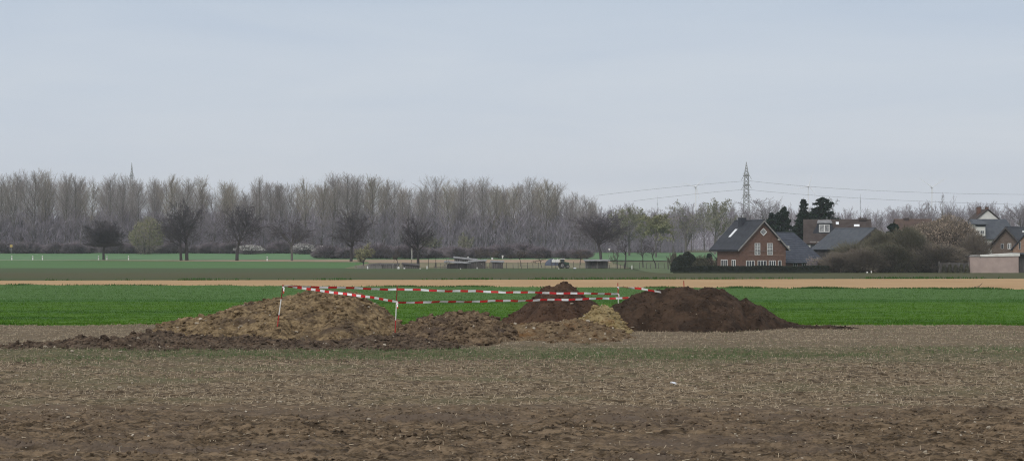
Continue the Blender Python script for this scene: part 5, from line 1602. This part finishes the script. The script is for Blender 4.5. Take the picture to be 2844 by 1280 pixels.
for (px, yt, lab) in [(1165 + 25, 706, 'thin dark stake right of the slim dark tree'), (1142, 708, 'thin dark stake left of the slim dark tree'), (1210, 708, 'thin dark stake left of the tin roofed cluster'), (1083 + 80, 0, None)]:
    if lab:
        mb = MB(); mb.tubes([(0, 0, 0)], [(.05, 0, ZA(yt, 375))], .06, .045, 7)
        tag(mb.build('garden_stake', M['wood_dark'], loc=base(px, 375)), lab, 'stake')
mb = MB(); mb.tubes([(0, 0, 0)], [(-.1, 0, ZA(725, 352))], .11, .09, 8)
tag(mb.build('wooden_post', M['wood_dark'], loc=base(1856, 352)), 'stout dark wooden post beside the dark round bush', 'post')
for (px, d, lab) in [(1755, 354, 'short white marker post right of the crooked dark tree'),]:
    mb = MB(); mb.box(-.08, .08, -.05, .05, 0, .75); tag(mb.build('marker_post', M['white'], loc=base(px, d)), lab, 'post')

# roadside delineator posts
DEL = [(33, 712, 'leftmost white roadside post on the green field'), (91, 713, 'second white roadside post from the left'), (118, 714, 'third white roadside post from the left'), (274, 718, 'white roadside post just left of the leftmost dark tree'), (297, 717, 'white roadside post just right of the leftmost dark tree'), (357, 718, 'white roadside post between leftmost tree and the tall pair'), (742, 727, 'white roadside post right of the egg shaped tree')]
for px, py, lab in DEL:
    d = 462 if px < 700 else 452
    root = thing('delineator_post', lab, 'post', (WX(px, d), d, float(gz(d))), 0, 'white roadside posts')
    mb = MB(); mb.prism([(-.13, -.07), (.13, -.07), (.09, .08), (-.09, .08)], 2, 0, .62); mb.build('post_foot', M['white'], root)
    mb = MB(); mb.prism([(-.125, -.068), (.125, -.068), (.088, .078), (-.088, .078)], 2, .622, .80); mb.build('black_band', M['black'], root)
    mb = MB(); mb.prism([(-.12, -.066), (.12, -.066), (.085, .076), (-.085, .076)], 2, .802, 1.08); mb.build('post_head', M['white'], root)

# ------------------------------------------------------------------ pylons, wires, turbines
def make_pylon(label, px, d, ytop):
    k = d / F
    root = thing('power_pylon', label, 'pylon', (WX(px, d), d, float(gz(d))), R(0), 'lattice power pylons')
    H = ZY(ytop, d) - float(gz(d))
    z_arm = [H * .845, H * .735, H * .62]
    def hw(z):
        return np.interp(z, [0, H * .5, H * .845, H], [2.6, 1.5, 1.15, .06])
    zs = list(np.linspace(0, H * .5, 6)) + list(np.linspace(H * .5, H * .845, 9))[1:] + list(np.linspace(H * .845, H, 6))[1:]
    P0, P1 = [], []
    for a, b in zip(zs[:-1], zs[1:]):
        wa, wb = hw(a), hw(b)
        c = [(-1, -1), (1, -1), (1, 1), (-1, 1)]
        for i in range(4):
            s, t = c[i], c[(i + 1) % 4]
            P0.append((s[0] * wa, s[1] * wa, a)); P1.append((s[0] * wb, s[1] * wb, b))
            P0.append((s[0] * wa, s[1] * wa, a)); P1.append((t[0] * wb, t[1] * wb, b))
            P0.append((t[0] * wa, t[1] * wa, a)); P1.append((s[0] * wb, s[1] * wb, b))
    mb = MB(); mb.tubes(P0, P1, .11, .11, 4); mb.build('lattice_tower', M['steel'], root)
    for z in z_arm:
        w_ = hw(z); P0, P1 = [], []
        for s in (-1, 1):
            for q in (-1, 1):
                P0.append((q * w_ * 1.5, s * w_, z)); P1.append((q * .4, s * 8, z))
                P0.append((q * w_, s * w_, z + 1.6)); P1.append((q * .4, s * 8, z + .1))
                for f in (.3, .6): P0.append((-w_ * 1.5 * (1 - f), s * (w_ + (8 - w_) * f), z)); P1.append((w_ * 1.5 * (1 - f), s * (w_ + (8 - w_) * f), z))
        for q in (-1, 1): P0.append((-w_ * 1.6, q * w_, z)); P1.append((w_ * 1.6, q * w_, z))
        P0.append((-w_ * 1.6, 0, z)); P1.append((w_ * 1.6, 0, z))
        mb = MB(); mb.tubes(P0, P1, .13, .11, 4); arm = mb.build('crossarm', M['steel'], root)
        mb = MB()
        for q in (-1.8, 1.8):
            for s in (-7.6, 7.6):
                mb.tubes([(q * .3, s, z)], [(q, s, z - 2.2)], .12, .12, 6)
        mb.build('insulator', M['trim'], arm)
    return root


DP = 1000
py1 = make_pylon('steel lattice pylon rising behind the trees left of the brick house', 2073, DP, 450)
py2 = dup(py1, base(366, 990), 0, (.55, .55, (ZY(452, 990) - float(gz(990))) / (ZY(450, 1000) - float(gz(1000)))), 'steel lattice pylon tip showing above the poplars on the left')
dup(py1, base(1826, 3800), 0, (.6, .6, 2.3), 'tiny faint pylon far behind, left of the near pylon')
dup(py1, base(2390, 3800), 0, (.6, .6, 2.4), 'tiny faint pylon far behind the village roofs')


def wire(label, pts, r=.06):
    pts = np.array(pts, float)
    tt_ = np.linspace(0, 1, len(pts)); tq = np.linspace(0, 1, 60)
    # quadratic through three points (span sag)
    P = np.stack([np.polyval(np.polyfit(tt_, pts[:, i], min(2, len(pts) - 1)), tq) for i in range(3)], 1)
    o = MB().tubes(P[:-1], P[1:], r, r, 5).build('power_line', M['wire'])
    return tag(o, label, 'power line', 'power lines hung from the pylon')


wire('upper power line running left from the pylon', [W(2069, 503, DP - 7.6), W(1860, 521, DP - 7.6), W(1655, 543.5, DP - 7.6)])
wire('lower power line running left from the pylon', [W(2067, 527, DP + 7.6), W(1950, 537, DP + 7.6), W(1760, 558, DP + 7.6)])
wire('upper power line running right from the pylon', [W(2077, 502, DP - 7.6), W(2440, 530, DP - 7.6), W(2900, 540.5, DP - 7.6)])
wire('lower power line running right from the pylon', [W(2079, 527, DP + 7.6), W(2430, 553, DP + 7.6), W(2900, 570, DP + 7.6)])


def turbine(label, px, py, d, angs, blade_px):
    k = d / F; root = thing('wind_turbine', label, 'wind turbine', base(px, d), 0, 'distant wind turbines')
    z = ZY(py, d) - float(gz(d)); Lb = blade_px * k
    mb = MB(); mb.tubes([(0, 0, 0)], [(0, 0, z)], 1.5, .95, 14); mb.build('tower', M['turbine'], root)
    mb = MB(); mb.tubes([(0, -4, z), (0, 3, z)], [(0, 3, z), (0, 6, z)], [1.7, 1.9], [1.9, 1.0], 10); mb.build('nacelle', M['turbine'], root)
    mb = MB(); mb.tubes([(0, -6.5, z)], [(0, -4, z)], .5, 1.6, 10); hub = mb.build('hub', M['turbine'], root)
    for a in angs:
        a = R(a); v = np.array([math.cos(a), 0, math.sin(a)]); s = np.array([-math.sin(a), 0, math.cos(a)])
        pr = [(0, .7, .7), (.12, 1.5, .6), (.3, 1.2, .35), (.7, .75, .2), (1, .2, .06)]
        vv, fs = [], []
        for i, (t, w_, th_) in enumerate(pr):
            c = v * t * Lb + np.array([0, -5, z])
            vv += [c - s * w_ * .3, c + np.array([0, -th_, 0]), c + s * w_ * .8, c + np.array([0, th_, 0])]
            if i:
                o = (i - 1) * 4
                for q in range(4): fs.append((o + q, o + (q + 1) % 4, o + 4 + (q + 1) % 4, o + 4 + q))
        fs.append((16, 17, 18, 19))
        mb = MB(); mb.add(vv, fs); mb.build('blade', M['turbine'], root)
    return root


turbine('faint white wind turbine left of the pylon', 1932, 519, 2900, (46, 163, 283), 43)
turbine('faint white wind turbine right of the pylon above the conifers', 2245, 517, 3000, (73, 193, 308), 46)
turbine('faint white wind turbine farthest right above the village', 2588, 520, 3100, (146, 33, 268), 50)

# ------------------------------------------------------------------ bird
brd = MB()
P = np.array([(-.20, 0, -.02), (-.12, 0, 0), (0, 0, .01), (.10, 0, .005), (.17, 0, .02), (.23, 0, .015)])
rad = np.array([.025, .03, .05, .045, .028, .006])
brd.tubes(P[:-1], P[1:], rad[:-1], rad[1:], 8)
for pts in ([(-.05, -.02, .02), (.08, -.02, .03), (.20, -.22, .13), (.33, -.42, .24), (.20, -.36, .18), (.02, -.2, .09)], [(-.05, .02, .02), (.08, .02, .03), (.17, .2, .09), (.28, .42, .14), (.14, .36, .10), (0, .2, .06)]):
    c = np.array(pts); n_ = len(c); v = np.vstack([c + (0, 0, .006), c - (0, 0, .006)])
    brd.add(v, [tuple(range(n_)), tuple(range(2 * n_ - 1, n_ - 1, -1))] + [(i, (i + 1) % n_, (i + 1) % n_ + n_, i + n_) for i in range(n_)])
brd.add([(-.19, -.02, -.01), (-.32, -.06, -.03), (-.33, .06, -.03), (-.19, .02, -.01), (-.19, -.02, -.02), (-.32, -.06, -.036), (-.33, .06, -.036), (-.19, .02, -.02)], [(0, 1, 2, 3), (7, 6, 5, 4), (0, 4, 5, 1), (1, 5, 6, 2), (2, 6, 7, 3)])
o = brd.build('bird', M['black'], loc=W(2719, 795, 112)); o.rotation_euler = (R(-22), 0, R(80)); o.scale = (.8, .7, .5)
tag(o, 'black bird flying low over the tan field', 'bird')

# ------------------------------------------------------------------ haze
hz = MB(); hz.box(-2000, 2000, -120, 4600, -3, 175)
hm = bpy.data.materials.new('haze_air'); hm.use_nodes = True
n_ = hm.node_tree.nodes
for q in list(n_):
    if q.type == 'BSDF_PRINCIPLED': n_.remove(q)
vol = n_.new('ShaderNodeVolumePrincipled'); vol.inputs['Color'].default_value = (.86, .91, 1.0, 1); vol.inputs['Density'].default_value = .00016; vol.inputs['Anisotropy'].default_value = .2
hm.node_tree.links.new(vol.outputs[0], n_['Material Output'].inputs['Volume'])
tag(hz.build('haze', hm), 'thin pale spring haze over the fields', None, kind='stuff')
